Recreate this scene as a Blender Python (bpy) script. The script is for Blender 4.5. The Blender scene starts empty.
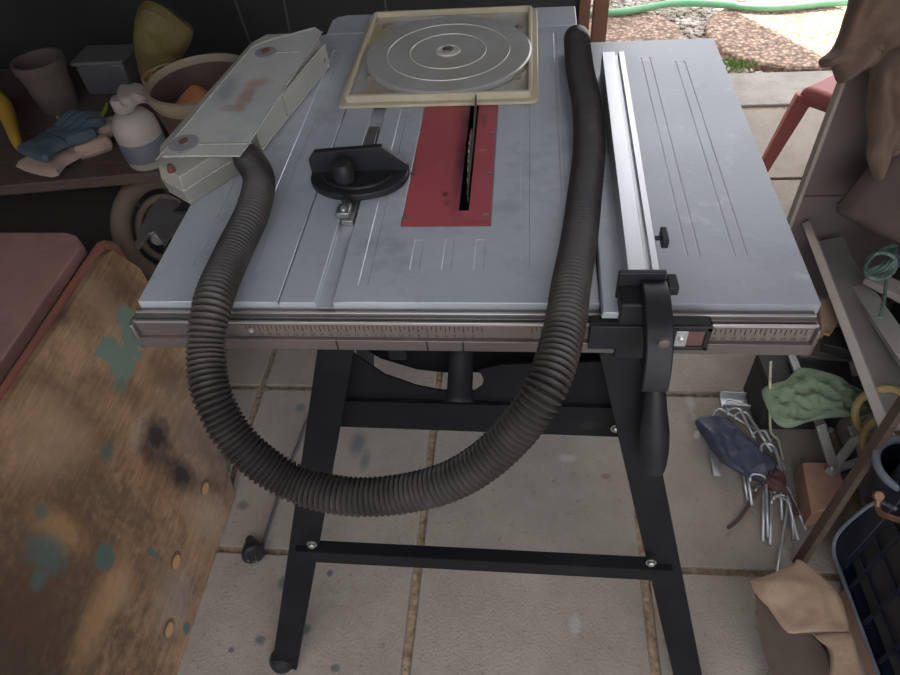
import bpy, bmesh, math, random
from mathutils import Vector, Matrix, noise
V = Vector
PI = math.pi
scn = bpy.context.scene
COL = scn.collection

# ------------------------------------------------------------------ camera frame
F, CX, CY, H = 680.0, 450.0, 337.5, 1.53
YA = V((80, -752.5, 680)).normalized()
XA = V((1, .01, (-YA.x - YA.y * .01) / YA.z)).normalized()
ZA = XA.cross(YA)

def at(px, py, z=None, y=None, x=None):
    """point of the real plane z=, y= or x= seen at a place of the photo"""
    d = V(((px - CX) / F, (py - CY) / F, 1))
    w = V((d.dot(XA), d.dot(YA), d.dot(ZA)))
    t = (z - H) / w.z if z is not None else (y / w.y if y is not None else x / w.x)
    return V((t * w.x, t * w.y, H + t * w.z))

# ------------------------------------------------------------------ materials
def mat(name, c1, c2=None, rough=.6, metal=0, scale=8, bump=0, bscale=None, stretch=(1, 1, 1),
        spec=.5, trans=0, alpha=1, detail=6, c3=None, s3=2, t3=(.55, .65), rvar=0, ior=1.45):
    m = bpy.data.materials.new(name); m.use_nodes = True
    nt = m.node_tree; N = nt.nodes; L = nt.links
    b = N['Principled BSDF']
    b.inputs['Roughness'].default_value = rough
    b.inputs['Metallic'].default_value = metal
    b.inputs['Specular IOR Level'].default_value = spec
    b.inputs['Transmission Weight'].default_value = trans
    b.inputs['Alpha'].default_value = alpha
    b.inputs['IOR'].default_value = ior
    b.inputs['Base Color'].default_value = (*c1, 1)
    tc = N.new('ShaderNodeTexCoord')
    mp = N.new('ShaderNodeMapping'); mp.inputs['Scale'].default_value = stretch
    L.new(tc.outputs['Object'], mp.inputs['Vector'])
    out = None
    if c2:
        n = N.new('ShaderNodeTexNoise'); n.inputs['Scale'].default_value = scale
        n.inputs['Detail'].default_value = detail; n.inputs['Roughness'].default_value = .65
        L.new(mp.outputs[0], n.inputs['Vector'])
        r = N.new('ShaderNodeMapRange'); r.inputs['From Min'].default_value = .32; r.inputs['From Max'].default_value = .68
        L.new(n.outputs['Fac'], r.inputs['Value'])
        mx = N.new('ShaderNodeMix'); mx.data_type = 'RGBA'
        mx.inputs[6].default_value = (*c1, 1); mx.inputs[7].default_value = (*c2, 1)
        L.new(r.outputs[0], mx.inputs[0]); out = mx.outputs[2]
        if rvar:
            rr = N.new('ShaderNodeMapRange'); rr.inputs['To Min'].default_value = rough - rvar
            rr.inputs['To Max'].default_value = rough + rvar
            L.new(r.outputs[0], rr.inputs['Value']); L.new(rr.outputs[0], b.inputs['Roughness'])
    if c3:
        n3 = N.new('ShaderNodeTexNoise'); n3.inputs['Scale'].default_value = s3; n3.inputs['Detail'].default_value = 8
        n3.inputs['Roughness'].default_value = .7
        L.new(tc.outputs['Object'], n3.inputs['Vector'])
        r3 = N.new('ShaderNodeMapRange'); r3.inputs['From Min'].default_value = t3[0]; r3.inputs['From Max'].default_value = t3[1]
        L.new(n3.outputs['Fac'], r3.inputs['Value'])
        m3 = N.new('ShaderNodeMix'); m3.data_type = 'RGBA'
        if out: L.new(out, m3.inputs[6])
        else: m3.inputs[6].default_value = (*c1, 1)
        m3.inputs[7].default_value = (*c3, 1)
        L.new(r3.outputs[0], m3.inputs[0]); out = m3.outputs[2]
    if out: L.new(out, b.inputs['Base Color'])
    if bump:
        nb = N.new('ShaderNodeTexNoise'); nb.inputs['Scale'].default_value = bscale or scale * 4
        nb.inputs['Detail'].default_value = 6
        L.new(mp.outputs[0], nb.inputs['Vector'])
        bp = N.new('ShaderNodeBump'); bp.inputs['Strength'].default_value = bump; bp.inputs['Distance'].default_value = .004
        L.new(nb.outputs['Fac'], bp.inputs['Height']); L.new(bp.outputs[0], b.inputs['Normal'])
    m['out'] = 1
    return m

def add_spots(m, spots, coord='UV'):
    """stains and painted shade with a shape of their own: (u, v, ru, rv, softness, wobble, colour, opacity)"""
    nt = m.node_tree; N = nt.nodes; L = nt.links; b = N['Principled BSDF']
    tc = N.new('ShaderNodeTexCoord')
    src = tc.outputs[coord]
    nz = N.new('ShaderNodeTexNoise'); nz.inputs['Scale'].default_value = 55; nz.inputs['Detail'].default_value = 6
    L.new(src, nz.inputs['Vector'])
    lk = b.inputs['Base Color'].links
    prev = lk[0].from_socket if lk else None
    base = tuple(b.inputs['Base Color'].default_value)
    for (u, v, ru, rv, soft, wob, col, op) in spots:
        sub = N.new('ShaderNodeVectorMath'); sub.operation = 'SUBTRACT'; sub.inputs[1].default_value = (u, v, 0)
        L.new(src, sub.inputs[0])
        mul = N.new('ShaderNodeVectorMath'); mul.operation = 'MULTIPLY'; mul.inputs[1].default_value = (1 / ru, 1 / rv, 0)
        L.new(sub.outputs[0], mul.inputs[0])
        ln = N.new('ShaderNodeVectorMath'); ln.operation = 'LENGTH'; L.new(mul.outputs[0], ln.inputs[0])
        ma = N.new('ShaderNodeMath'); ma.operation = 'MULTIPLY_ADD'; ma.inputs[1].default_value = wob * 2
        L.new(nz.outputs['Fac'], ma.inputs[0]); L.new(ln.outputs['Value'], ma.inputs[2])
        r = N.new('ShaderNodeMapRange'); r.inputs['From Min'].default_value = 1 + wob - soft; r.inputs['From Max'].default_value = 1 + wob + soft
        r.inputs['To Min'].default_value = op; r.inputs['To Max'].default_value = 0
        L.new(ma.outputs[0], r.inputs['Value'])
        mx = N.new('ShaderNodeMix'); mx.data_type = 'RGBA'; mx.inputs[7].default_value = (*col, 1)
        if prev: L.new(prev, mx.inputs[6])
        else: mx.inputs[6].default_value = base
        L.new(r.outputs[0], mx.inputs[0]); prev = mx.outputs[2]
    L.new(prev, b.inputs['Base Color'])
    return m

M = {}
M['paver'] = mat('paver_concrete', (.245, .214, .183), (.325, .288, .246), .85, scale=7, bump=.8, bscale=160, detail=12, c3=(.17, .15, .13), s3=55, t3=(.58, .72))
M['sand'] = mat('joint_sand', (.44, .33, .22), (.14, .10, .065), .95, scale=60, bump=1, bscale=200)
M['edging'] = mat('weathered_edging', (.36, .33, .29), (.24, .23, .21), .9, scale=12, bump=.8, bscale=120)
M['gravel_bed'] = mat('gravel_bed', (.42, .33, .27), (.22, .19, .17), .95, scale=60, bump=1, bscale=150)
M['table'] = mat('grey_enamel_aluminium', (.40, .435, .47), (.46, .495, .53), .34, .2, scale=4, rvar=.07, c3=(.29, .315, .335), s3=11, t3=(.52, .76), bump=.06, bscale=90)
M['table_ext'] = mat('grey_enamel_steel', (.25, .265, .285), (.31, .325, .345), .36, .2, scale=6, rvar=.07, c3=(.42, .43, .44), s3=16, t3=(.60, .78), bump=.06, bscale=90)
M['insert'] = mat('red_anodised_plate', (.42, .085, .10), (.34, .07, .085), .45, .15, scale=6, c3=(.16, .04, .045), s3=9, t3=(.58, .78))
M['steel'] = mat('bare_steel', (.42, .41, .39), (.26, .25, .24), .38, .85, scale=20)
M['blade'] = mat('dusty_blade_steel', (.20, .18, .16), (.11, .10, .09), .5, .7, scale=25)
M['alu'] = mat('brushed_aluminium', (.60, .61, .63), (.48, .49, .51), .36, .75, scale=14, stretch=(1, .1, 1))
M['rail'] = mat('rail_aluminium', (.20, .175, .165), (.155, .135, .128), .42, .55, scale=12, stretch=(.1, 1, 1))
M['rail_lip'] = mat('bright_rail_lip', (.68, .67, .65), None, .3, .8)
M['scale'] = mat('scale_strip', (.175, .15, .13), (.14, .12, .105), .5, .2, scale=20)
M['ink'] = mat('scale_print', (.015, .013, .012), None, .6)
M['black'] = mat('black_powder_coat', (.006, .0065, .009), (.011, .011, .013), .45, 0, spec=.18, scale=10, c3=(.030, .028, .026), s3=9, t3=(.6, .8))
M['plastic'] = mat('black_plastic', (.014, .015, .018), (.024, .024, .028), .45, spec=.3, scale=12, c3=(.06, .055, .05), s3=14, t3=(.6, .8))
M['hose'] = mat('dusty_black_hose', (.024, .021, .021), (.040, .035, .033), .42, spec=.35, scale=9, c3=(.085, .074, .066), s3=5, t3=(.45, .7))
M['ply'] = None
M['cream'] = mat('aged_cream_acrylic', (.66, .60, .46), (.58, .50, .34), .3, scale=10, trans=.2)
M['platebase'] = mat('stained_clear_base', (.52, .55, .55), (.40, .43, .44), .22, .3, scale=5, c3=(.52, .40, .20), s3=5, t3=(.45, .62))
M['disc'] = mat('frosted_turntable_disc', (.48, .48, .45), (.38, .39, .375), .3, .3, scale=7, c3=(.42, .37, .27), s3=6, t3=(.5, .72))
M['disc_ring'] = mat('moulded_ring', (.58, .56, .50), None, .25, .1)
M['caserim'] = mat('clear_case_edge', (.62, .60, .53), None, .25, trans=.4)
M['clear'] = mat('scuffed_clear_plastic', (.72, .70, .62), (.58, .56, .50), .30, scale=14, trans=.55, bump=.15, bscale=60)
M['wood'] = mat('old_timber', (.10, .07, .05), (.06, .042, .032), .8, scale=10, stretch=(1, 12, 12), bump=.5, bscale=40)
M['shelfwood'] = mat('shelf_timber', (.095, .064, .048), (.05, .037, .03), .85, scale=12, stretch=(1, 12, 12), bump=.3)
M['terra'] = mat('timber_block_end', (.40, .24, .165), (.32, .18, .12), .85, scale=30, bump=.4, c3=(.12, .06, .04), s3=12, t3=(.6, .7))
M['red'] = mat('faded_red_enamel', (.33, .185, .155), (.25, .14, .12), .6, scale=7, c3=(.18, .12, .105), s3=5, t3=(.48, .68), bump=.2)
M['redpipe'] = mat('worn_red_pipe', (.34, .13, .095), (.24, .10, .078), .5, scale=20, c3=(.2, .15, .12), s3=20, t3=(.6, .68))
M['wallboard'] = mat('black_cladding', (.034, .033, .036), (.05, .047, .048), .6, scale=3)
M['seam'] = mat('cladding_seam', (.13, .12, .11), None, .6)
M['wall'] = mat('dark_shed_wall', (.03, .027, .025), (.045, .04, .036), .9, scale=3)
M['roof'] = mat('roof_sheet', (.12, .11, .10), (.16, .15, .14), .8, scale=3)
M['sun_block'] = mat('sun_block_render', (.45, .42, .38), (.4, .37, .33), .9, scale=4)
M['post'] = mat('red_brown_post', (.27, .13, .085), (.2, .095, .065), .7, scale=10)
M['dark'] = mat('dark_metal', (.03, .03, .033), (.05, .047, .045), .55, .3, scale=12)
M['stool'] = mat('red_plastic', (.46, .15, .14), (.40, .13, .12), .5, scale=5)
M['panel'] = mat('grey_brown_board', (.17, .135, .125), (.135, .11, .105), .75, scale=4)
M['paneledge'] = mat('pale_board_edge', (.36, .33, .26), None, .7)
M['leather'] = mat('brown_suede', (.15, .10, .072), (.11, .075, .055), .85, scale=9, bump=.5, bscale=60, c3=(.22, .12, .07), s3=5, t3=(.5, .75))
M['sack'] = mat('dark_brown_canvas', (.085, .064, .052), (.062, .048, .04), .9, scale=9, bump=.5, bscale=80)
M['greencloth'] = mat('sage_green_cloth', (.19, .25, .16), (.145, .20, .125), .9, scale=9, bump=.4, bscale=90)
M['navy'] = mat('navy_nylon', (.035, .042, .075), (.055, .062, .10), .55, scale=14, bump=.4, bscale=70, c3=(.09, .09, .11), s3=12, t3=(.55, .75))
M['strap'] = mat('maroon_strap', (.10, .045, .045), (.07, .035, .035), .85, scale=20)
M['galv'] = mat('galvanised_steel', (.62, .65, .66), (.45, .48, .50), .4, .7, scale=30)
M['yellow'] = mat('dirty_yellow_plastic', (.46, .27, .03), (.32, .19, .03), .55, scale=10)
M['ropeyel'] = mat('faded_yellow_rope', (.42, .32, .13), (.28, .20, .09), .8, scale=40, bump=.5)
M['olive'] = mat('olive_yellow_bag', (.15, .115, .03), (.08, .065, .025), .75, scale=12, bump=.4)
M['bucket'] = mat('brown_bucket', (.075, .042, .034), (.055, .033, .028), .6, scale=8)
M['bucketrim'] = mat('tan_bucket_rim', (.26, .20, .14), (.19, .145, .105), .55, scale=20)
M['orange'] = mat('orange_residue', (.48, .19, .075), (.38, .14, .06), .8, scale=14)
M['offwhite'] = mat('grimy_white_plastic', (.34, .30, .27), (.26, .23, .205), .6, scale=12)
M['greyblue'] = mat('blue_label', (.075, .095, .13), (.12, .12, .13), .6, scale=10)
M['skinpink'] = mat('grubby_pale_leather', (.36, .25, .20), (.27, .19, .15), .85, scale=14, bump=.3)
M['teal'] = mat('faded_teal_cloth', (.06, .085, .10), (.045, .065, .075), .85, scale=14, bump=.3)
M['lime'] = mat('lime_strap', (.20, .22, .03), (.13, .15, .03), .7, scale=14)
M['tyre'] = mat('dusty_tan_rubber', (.19, .14, .10), (.12, .09, .065), .8, scale=12, stretch=(1, 1, 1), bump=.4)
M['bracket'] = mat('grey_bracket_steel', (.17, .16, .16), (.13, .125, .125), .45, .5, scale=15)
M['crate'] = mat('dark_blue_crate_plastic', (.008, .010, .020), (.012, .015, .027), .35, scale=8)
M['craterim'] = mat('pale_rim_and_highlight', (.16, .18, .21), (.09, .10, .13), .4, scale=14)
M['copper'] = mat('rusty_hook_steel', (.34, .19, .11), (.22, .13, .08), .5, .6, scale=30)
M['card'] = mat('brown_cardboard', (.32, .22, .15), (.26, .175, .12), .85, scale=10)
M['bag'] = mat('tan_canvas', (.31, .215, .145), (.23, .155, .105), .85, scale=10, bump=.4, bscale=90)
M['bagin'] = mat('brown_bag_side', (.08, .055, .042), (.055, .04, .032), .85, scale=10)
M['rope'] = mat('green_white_rope', (.05, .12, .09), (.20, .27, .24), .8, scale=70)
M['hosegreen'] = mat('green_garden_hose', (.16, .42, .22), (.22, .48, .27), .45, scale=8)
M['stone'] = None
M['pebble'] = mat('mixed_pebbles', (.50, .42, .35), (.30, .26, .24), .8, scale=25, c3=(.62, .58, .52), s3=14, t3=(.5, .55))
M['moss'] = mat('green_weed', (.12, .24, .05), (.2, .3, .09), .8, scale=20)
M['washer'] = mat('grey_washer', (.27, .27, .29), (.22, .22, .235), .45, scale=20)
M['polepale'] = mat('pale_pole', (.48, .50, .30), None, .5)
M['cord'] = mat('grey_cord', (.07, .075, .08), None, .5)
M['rust'] = mat('rusty_bolt', (.16, .06, .04), (.10, .04, .03), .7, .3, scale=50)

def wood_ply():
    m = mat('weathered_plywood', (.19, .10, .05), (.42, .27, .16), .8, scale=6, stretch=(1, 1, 1), bump=.0,
            c3=(.10, .06, .038), s3=5, t3=(.48, .68), detail=9)
    nt = m.node_tree; N = nt.nodes; L = nt.links; b = N['Principled BSDF']
    tc = N.new('ShaderNodeTexCoord')
    mp = N.new('ShaderNodeMapping'); mp.inputs['Rotation'].default_value = (0, 0, math.radians(-38)); mp.inputs['Scale'].default_value = (7, 90, 1)
    L.new(tc.outputs['UV'], mp.inputs[0])
    n = N.new('ShaderNodeTexNoise'); n.inputs['Scale'].default_value = 1; n.inputs['Detail'].default_value = 7; n.inputs['Distortion'].default_value = 1.6
    L.new(mp.outputs[0], n.inputs['Vector'])
    r = N.new('ShaderNodeMapRange'); r.inputs['From Min'].default_value = .35; r.inputs['From Max'].default_value = .65
    r.inputs['To Min'].default_value = .55; r.inputs['To Max'].default_value = 1.2
    L.new(n.outputs['Fac'], r.inputs['Value'])
    prev = b.inputs['Base Color'].links[0].from_socket
    mx = N.new('ShaderNodeMix'); mx.data_type = 'RGBA'; mx.blend_type = 'MULTIPLY'; mx.inputs[0].default_value = .55
    L.new(prev, mx.inputs[6]); L.new(r.outputs[0], mx.inputs[7]); L.new(mx.outputs[2], b.inputs['Base Color'])
    bp = N.new('ShaderNodeBump'); bp.inputs['Strength'].default_value = .5; bp.inputs['Distance'].default_value = .003
    L.new(n.outputs['Fac'], bp.inputs['Height']); L.new(bp.outputs[0], b.inputs['Normal'])
    return m
M['ply'] = wood_ply()

def agg():
    m = mat('exposed_aggregate', (.38, .25, .18), (.5, .36, .27), .85, scale=30)
    nt = m.node_tree; N = nt.nodes; L = nt.links; b = N['Principled BSDF']
    tc = N.new('ShaderNodeTexCoord')
    v = N.new('ShaderNodeTexVoronoi'); v.inputs['Scale'].default_value = 55
    L.new(tc.outputs['Object'], v.inputs['Vector'])
    hs = N.new('ShaderNodeMapRange'); hs.inputs['From Max'].default_value = .7; hs.inputs['To Min'].default_value = 1.25; hs.inputs['To Max'].default_value = .45
    L.new(v.outputs['Distance'], hs.inputs['Value'])
    mx = N.new('ShaderNodeMix'); mx.data_type = 'RGBA'; mx.blend_type = 'MULTIPLY'; mx.inputs[0].default_value = 1
    L.new(b.inputs['Base Color'].links[0].from_socket, mx.inputs[6]); L.new(hs.outputs[0], mx.inputs[7])
    mv = N.new('ShaderNodeMix'); mv.data_type = 'RGBA'; mv.blend_type = 'OVERLAY'; mv.inputs[0].default_value = .45
    sp = N.new('ShaderNodeSeparateColor'); L.new(v.outputs['Color'], sp.inputs[0])
    L.new(mx.outputs[2], mv.inputs[6]); L.new(sp.outputs[0], mv.inputs[7])
    L.new(mv.outputs[2], b.inputs['Base Color'])
    bp = N.new('ShaderNodeBump'); bp.inputs['Distance'].default_value = .004; bp.invert = True
    L.new(v.outputs['Distance'], bp.inputs['Height']); L.new(bp.outputs[0], b.inputs['Normal'])
    return m
M['stone'] = agg()

# ------------------------------------------------------------------ mesh helpers
def catmull(pts, n=8, closed=False):
    P = [V(p) for p in pts]; out = []; k = len(P)
    rng = range(k) if closed else range(k - 1)
    for i in rng:
        if closed: a, b, c, d = P[(i - 1) % k], P[i], P[(i + 1) % k], P[(i + 2) % k]
        else: a, b, c, d = P[max(i - 1, 0)], P[i], P[i + 1], P[min(i + 2, k - 1)]
        for j in range(n):
            t = j / n
            out.append(.5 * ((2 * b) + (c - a) * t + (2 * a - 5 * b + 4 * c - d) * t * t + (3 * b - a - 3 * c + d) * t ** 3))
    if not closed: out.append(P[-1])
    return out

class MB:
    def __init__(s): s.v = []; s.f = []; s.uv = None
    def add(s, verts, faces):
        o = len(s.v); s.v += [V(p) for p in verts]; s.f += [tuple(i + o for i in f) for f in faces]; return s
    def box(s, lo, hi, mtx=None):
        x0, y0, z0 = lo; x1, y1, z1 = hi
        vs = [V(p) for p in ((x0, y0, z0), (x1, y0, z0), (x1, y1, z0), (x0, y1, z0), (x0, y0, z1), (x1, y0, z1), (x1, y1, z1), (x0, y1, z1))]
        if mtx: vs = [mtx @ p for p in vs]
        return s.add(vs, [(0, 3, 2, 1), (4, 5, 6, 7), (0, 1, 5, 4), (1, 2, 6, 5), (2, 3, 7, 6), (3, 0, 4, 7)])
    def beam(s, a, b, w, h, up=(0, 0, 1), w2=None, h2=None):
        a, b = V(a), V(b); d = (b - a).normalized(); side = d.cross(V(up)).normalized(); u = side.cross(d)
        vs = []
        for p, ww, hh in ((a, w, h), (b, w2 or w, h2 or h)):
            for sx, sy in ((-1, -1), (1, -1), (1, 1), (-1, 1)): vs.append(p + side * sx * ww / 2 + u * sy * hh / 2)
        return s.add(vs, [(3, 2, 1, 0), (4, 5, 6, 7), (0, 1, 5, 4), (1, 2, 6, 5), (2, 3, 7, 6), (3, 0, 4, 7)])
    def angle(s, a, b, w, t, d1, d2):
        """L-section steel from a to b with flanges along d1 and d2"""
        a, b, d1, d2 = V(a), V(b), V(d1).normalized(), V(d2).normalized()
        prof = [V((0, 0)), V((w, 0)), V((w, t)), V((t, t)), V((t, w)), V((0, w))]
        vs = [p + d1 * q.x + d2 * q.y for p in (a, b) for q in prof]
        fs = [(5, 4, 3, 2, 1, 0), (6, 7, 8, 9, 10, 11)] + [(i, (i + 1) % 6, 6 + (i + 1) % 6, 6 + i) for i in range(6)]
        return s.add(vs, fs)
    def tube(s, pts, r, n=12, cap=True, rf=None):
        P = [V(p) for p in pts]; k = len(P); o = len(s.v)
        up = V((0, 0, 1)); t0 = (P[1] - P[0]).normalized()
        if abs(t0.z) > .9: up = V((1, 0, 0))
        nrm = (up - t0 * up.dot(t0)).normalized()
        for i in range(k):
            t = (P[min(i + 1, k - 1)] - P[max(i - 1, 0)]).normalized()
            nrm = (nrm - t * nrm.dot(t)).normalized(); bn = t.cross(nrm)
            rr = rf(i, i / (k - 1)) if rf else (r[i] if isinstance(r, (list, tuple)) else r)
            for j in range(n):
                a = 2 * PI * j / n; s.v.append(P[i] + (nrm * math.cos(a) + bn * math.sin(a)) * rr)
        for i in range(k - 1):
            for j in range(n):
                j2 = (j + 1) % n; s.f.append((o + i * n + j, o + i * n + j2, o + (i + 1) * n + j2, o + (i + 1) * n + j))
        if cap:
            s.f.append(tuple(o + j for j in reversed(range(n)))); s.f.append(tuple(o + (k - 1) * n + j for j in range(n)))
        return s
    def ring(s, pts, r, n=10):
        P = [V(p) for p in pts]; k = len(P); o = len(s.v)
        c = sum(P, V()) / k
        for i in range(k):
            t = (P[(i + 1) % k] - P[i - 1]).normalized(); q = (P[i] - c); q = (q - t * q.dot(t)).normalized(); bn = t.cross(q)
            for j in range(n):
                a = 2 * PI * j / n; s.v.append(P[i] + (q * math.cos(a) + bn * math.sin(a)) * r)
        for i in range(k):
            for j in range(n):
                j2 = (j + 1) % n; i2 = (i + 1) % k
                s.f.append((o + i * n + j, o + i * n + j2, o + i2 * n + j2, o + i2 * n + j))
        return s
    def lathe(s, prof, origin, axis=(0, 0, 1), n=32, closed=False):
        """prof: (radius, height) pairs"""
        ax = V(axis).normalized(); ref = V((1, 0, 0)) if abs(ax.x) < .9 else V((0, 1, 0))
        u = (ref - ax * ref.dot(ax)).normalized(); w = ax.cross(u); o = len(s.v); O = V(origin)
        for (r, h) in prof:
            for j in range(n):
                a = 2 * PI * j / n; s.v.append(O + ax * h + (u * math.cos(a) + w * math.sin(a)) * max(r, 1e-5))
        k = len(prof)
        for i in range(k - 1 + (1 if closed else 0)):
            i2 = (i + 1) % k
            for j in range(n):
                j2 = (j + 1) % n; s.f.append((o + i * n + j, o + i * n + j2, o + i2 * n + j2, o + i2 * n + j))
        if not closed:
            s.f.append(tuple(o + j for j in reversed(range(n)))); s.f.append(tuple(o + (k - 1) * n + j for j in range(n)))
        return s
    def prism(s, poly, vec):
        P = [V(p) for p in poly]; vec = V(vec); k = len(P)
        vs = P + [p + vec for p in P]
        return s.add(vs, [tuple(reversed(range(k))), tuple(range(k, 2 * k))] + [(i, (i + 1) % k, k + (i + 1) % k, k + i) for i in range(k)])
    def lump(s, outline, hf, hb, nrm=None, amp=.01, freq=14, seed=0, rings=10, sub=5, edge=.12, ridge=0, rdir=None, rfreq=60):
        """cloth-like body with an exact outline, bulging hf to the front and hb to the back"""
        B = catmull(outline, sub, True); k = len(B); c = sum(B, V()) / k; o = len(s.v)
        if nrm is None:
            nrm = V()
            for i in range(k): nrm += (B[i] - c).cross(B[(i + 1) % k] - c)
            nrm.normalize()
        nrm = V(nrm).normalized(); off = V((seed * 3.1, seed * 7.7, seed * 1.3))
        def fold(p):
            q = noise.noise((p + off) * freq) + .5 * noise.noise((p + off) * freq * 2.3)
            if ridge: q += ridge * math.sin((p + .05 * noise.noise_vector((p + off) * 5)).dot(V(rdir)) * rfreq)
            return q
        for sgn, hh in ((1, hf), (-1, hb)):
            for ri in range(rings):
                r = 1 - ri / rings
                prof = (1 - r ** 4) ** .5 if r < 1 else 0
                for p in B:
                    q = c + (p - c) * r
                    e = min(1, (1 - r) / edge)
                    s.v.append(q + nrm * (sgn * (hh * prof) + amp * fold(q) * (e if sgn > 0 else e * .5)))
            s.v.append(c + nrm * (sgn * hh))
        tot = rings * k + 1
        for si in (0, 1):
            b0 = o + si * tot
            for ri in range(rings - 1):
                for j in range(k):
                    j2 = (j + 1) % k; f = (b0 + ri * k + j, b0 + ri * k + j2, b0 + (ri + 1) * k + j2, b0 + (ri + 1) * k + j)
                    s.f.append(f if si == 0 else tuple(reversed(f)))
            for j in range(k):
                f = (b0 + (rings - 1) * k + j, b0 + (rings - 1) * k + (j + 1) % k, b0 + rings * k)
                s.f.append(f if si == 0 else tuple(reversed(f)))
        return s
    def relief(s, x0, x1, y0, y1, z, thick, rec):
        """slab with real recesses: rec = (x0,x1,y0,y1,depth); depth None cuts through"""
        xs = sorted({x0, x1, *[max(x0, min(x1, q)) for r in rec for q in r[:2]]}); ys = sorted({y0, y1, *[max(y0, min(y1, q)) for r in rec for q in r[2:4]]})
        def dep(i, j):
            if i < 0 or j < 0 or i >= len(xs) - 1 or j >= len(ys) - 1: return None
            cx, cy = (xs[i] + xs[i + 1]) / 2, (ys[j] + ys[j + 1]) / 2; d = 0
            for r in rec:
                if r[0] < cx < r[1] and r[2] < cy < r[3]:
                    if r[4] is None: return None
                    d = max(d, r[4])
            return d
        def q(a, b, c, d): s.add([a, b, c, d], [(0, 1, 2, 3)])
        zb = z - thick
        for i in range(len(xs) - 1):
            for j in range(len(ys) - 1):
                d = dep(i, j)
                if d is None: continue
                a, b, c, e = xs[i], xs[i + 1], ys[j], ys[j + 1]; zt = z - d
                q((a, c, zt), (b, c, zt), (b, e, zt), (a, e, zt)); q((a, e, zb), (b, e, zb), (b, c, zb), (a, c, zb))
                for (di, dj, p1, p2) in ((-1, 0, (a, e), (a, c)), (1, 0, (b, c), (b, e)), (0, -1, (a, c), (b, c)), (0, 1, (b, e), (a, e))):
                    dn = dep(i + di, j + dj); zn = zb if dn is None else z - dn
                    if zn < zt - 1e-6: q((*p1, zn), (*p2, zn), (*p2, zt), (*p1, zt))
        return s
    def build(s, name, m, parent=None, bevel=0, smooth=35, seg=2, merge=False, subsurf=0):
        base = V()
        if parent is not None:
            p = parent
            while p is not None: base += p.location; p = p.parent
        loc = V()
        if parent is None or True:
            xs = [p.x for p in s.v]; ys = [p.y for p in s.v]; zs = [p.z for p in s.v]
            loc = V(((min(xs) + max(xs)) / 2, (min(ys) + max(ys)) / 2, min(zs)))
        me = bpy.data.meshes.new(name)
        me.from_pydata([tuple(p - loc) for p in s.v], [], s.f)
        if merge or bevel:
            bm = bmesh.new(); bm.from_mesh(me); bmesh.ops.remove_doubles(bm, verts=bm.verts, dist=1e-6)
            bmesh.ops.recalc_face_normals(bm, faces=bm.faces); bm.to_mesh(me); bm.free()
        me.materials.append(m); me.update()
        if s.uv:
            lay = me.uv_layers.new(name='UVMap')
            for lp in me.loops: lay.data[lp.index].uv = s.uv(me.vertices[lp.vertex_index].co + loc)
        if smooth:
            me.shade_smooth(); me.set_sharp_from_angle(angle=math.radians(smooth))
        o = bpy.data.objects.new(name, me); COL.objects.link(o)
        o.location = loc - base
        if parent is not None: o.parent = parent
        if bevel:
            b = o.modifiers.new('bevel', 'BEVEL'); b.width = bevel; b.segments = seg; b.limit_method = 'ANGLE'; b.angle_limit = math.radians(40)
            b.harden_normals = False
        if subsurf:
            q = o.modifiers.new('sub', 'SUBSURF'); q.levels = subsurf; q.render_levels = subsurf
        return o

def empty(name, loc, label, cat, group=None):
    o = bpy.data.objects.new(name, None); COL.objects.link(o); o.location = loc; o.empty_display_size = .05
    o['label'] = label; o['category'] = cat
    if group: o['group'] = group
    return o
def tag(o, label, cat, group=None):
    o['label'] = label; o['category'] = cat
    if group: o['group'] = group
    return o
def struct(o): o['kind'] = 'structure'; return o

# ================================================================== SETTING
rnd = random.Random(4)
# pavers
xj = [-.24 + .522 * k for k in range(-6, 5)]
yj = [.686 + .503 * k for k in range(-8, 5)]
pv = MB()
for i in range(len(xj) - 1):
    for j in range(len(yj) - 1):
        g = .0075; dz = rnd.uniform(-.003, .0); tx, ty = rnd.uniform(-.002, .002), rnd.uniform(-.002, .002)
        x0, x1, y0, y1 = xj[i] + g + rnd.uniform(0, .003), xj[i + 1] - g - rnd.uniform(0, .003), yj[j] + g, yj[j + 1] - g - rnd.uniform(0, .003)
        pv.add([(x0, y0, -.04), (x1, y0, -.04), (x1, y1, -.04), (x0, y1, -.04), (x0, y0, dz), (x1, y0, dz + tx), (x1, y1, dz + ty), (x0, y1, dz)],
               [(0, 3, 2, 1), (4, 5, 6, 7), (0, 1, 5, 4), (1, 2, 6, 5), (2, 3, 7, 6), (3, 0, 4, 7)])
fl = struct(pv.build('floor', M['paver'], bevel=.003))
fo = fl.location
def wspots(lst):
    return [(at(px, py, z=0).x - fo.x, at(px, py, z=0).y - fo.y, a, b, s_, w, c, o) for px, py, a, b, s_, w, c, o in lst]
teal = (.05, .085, .085)
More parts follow.
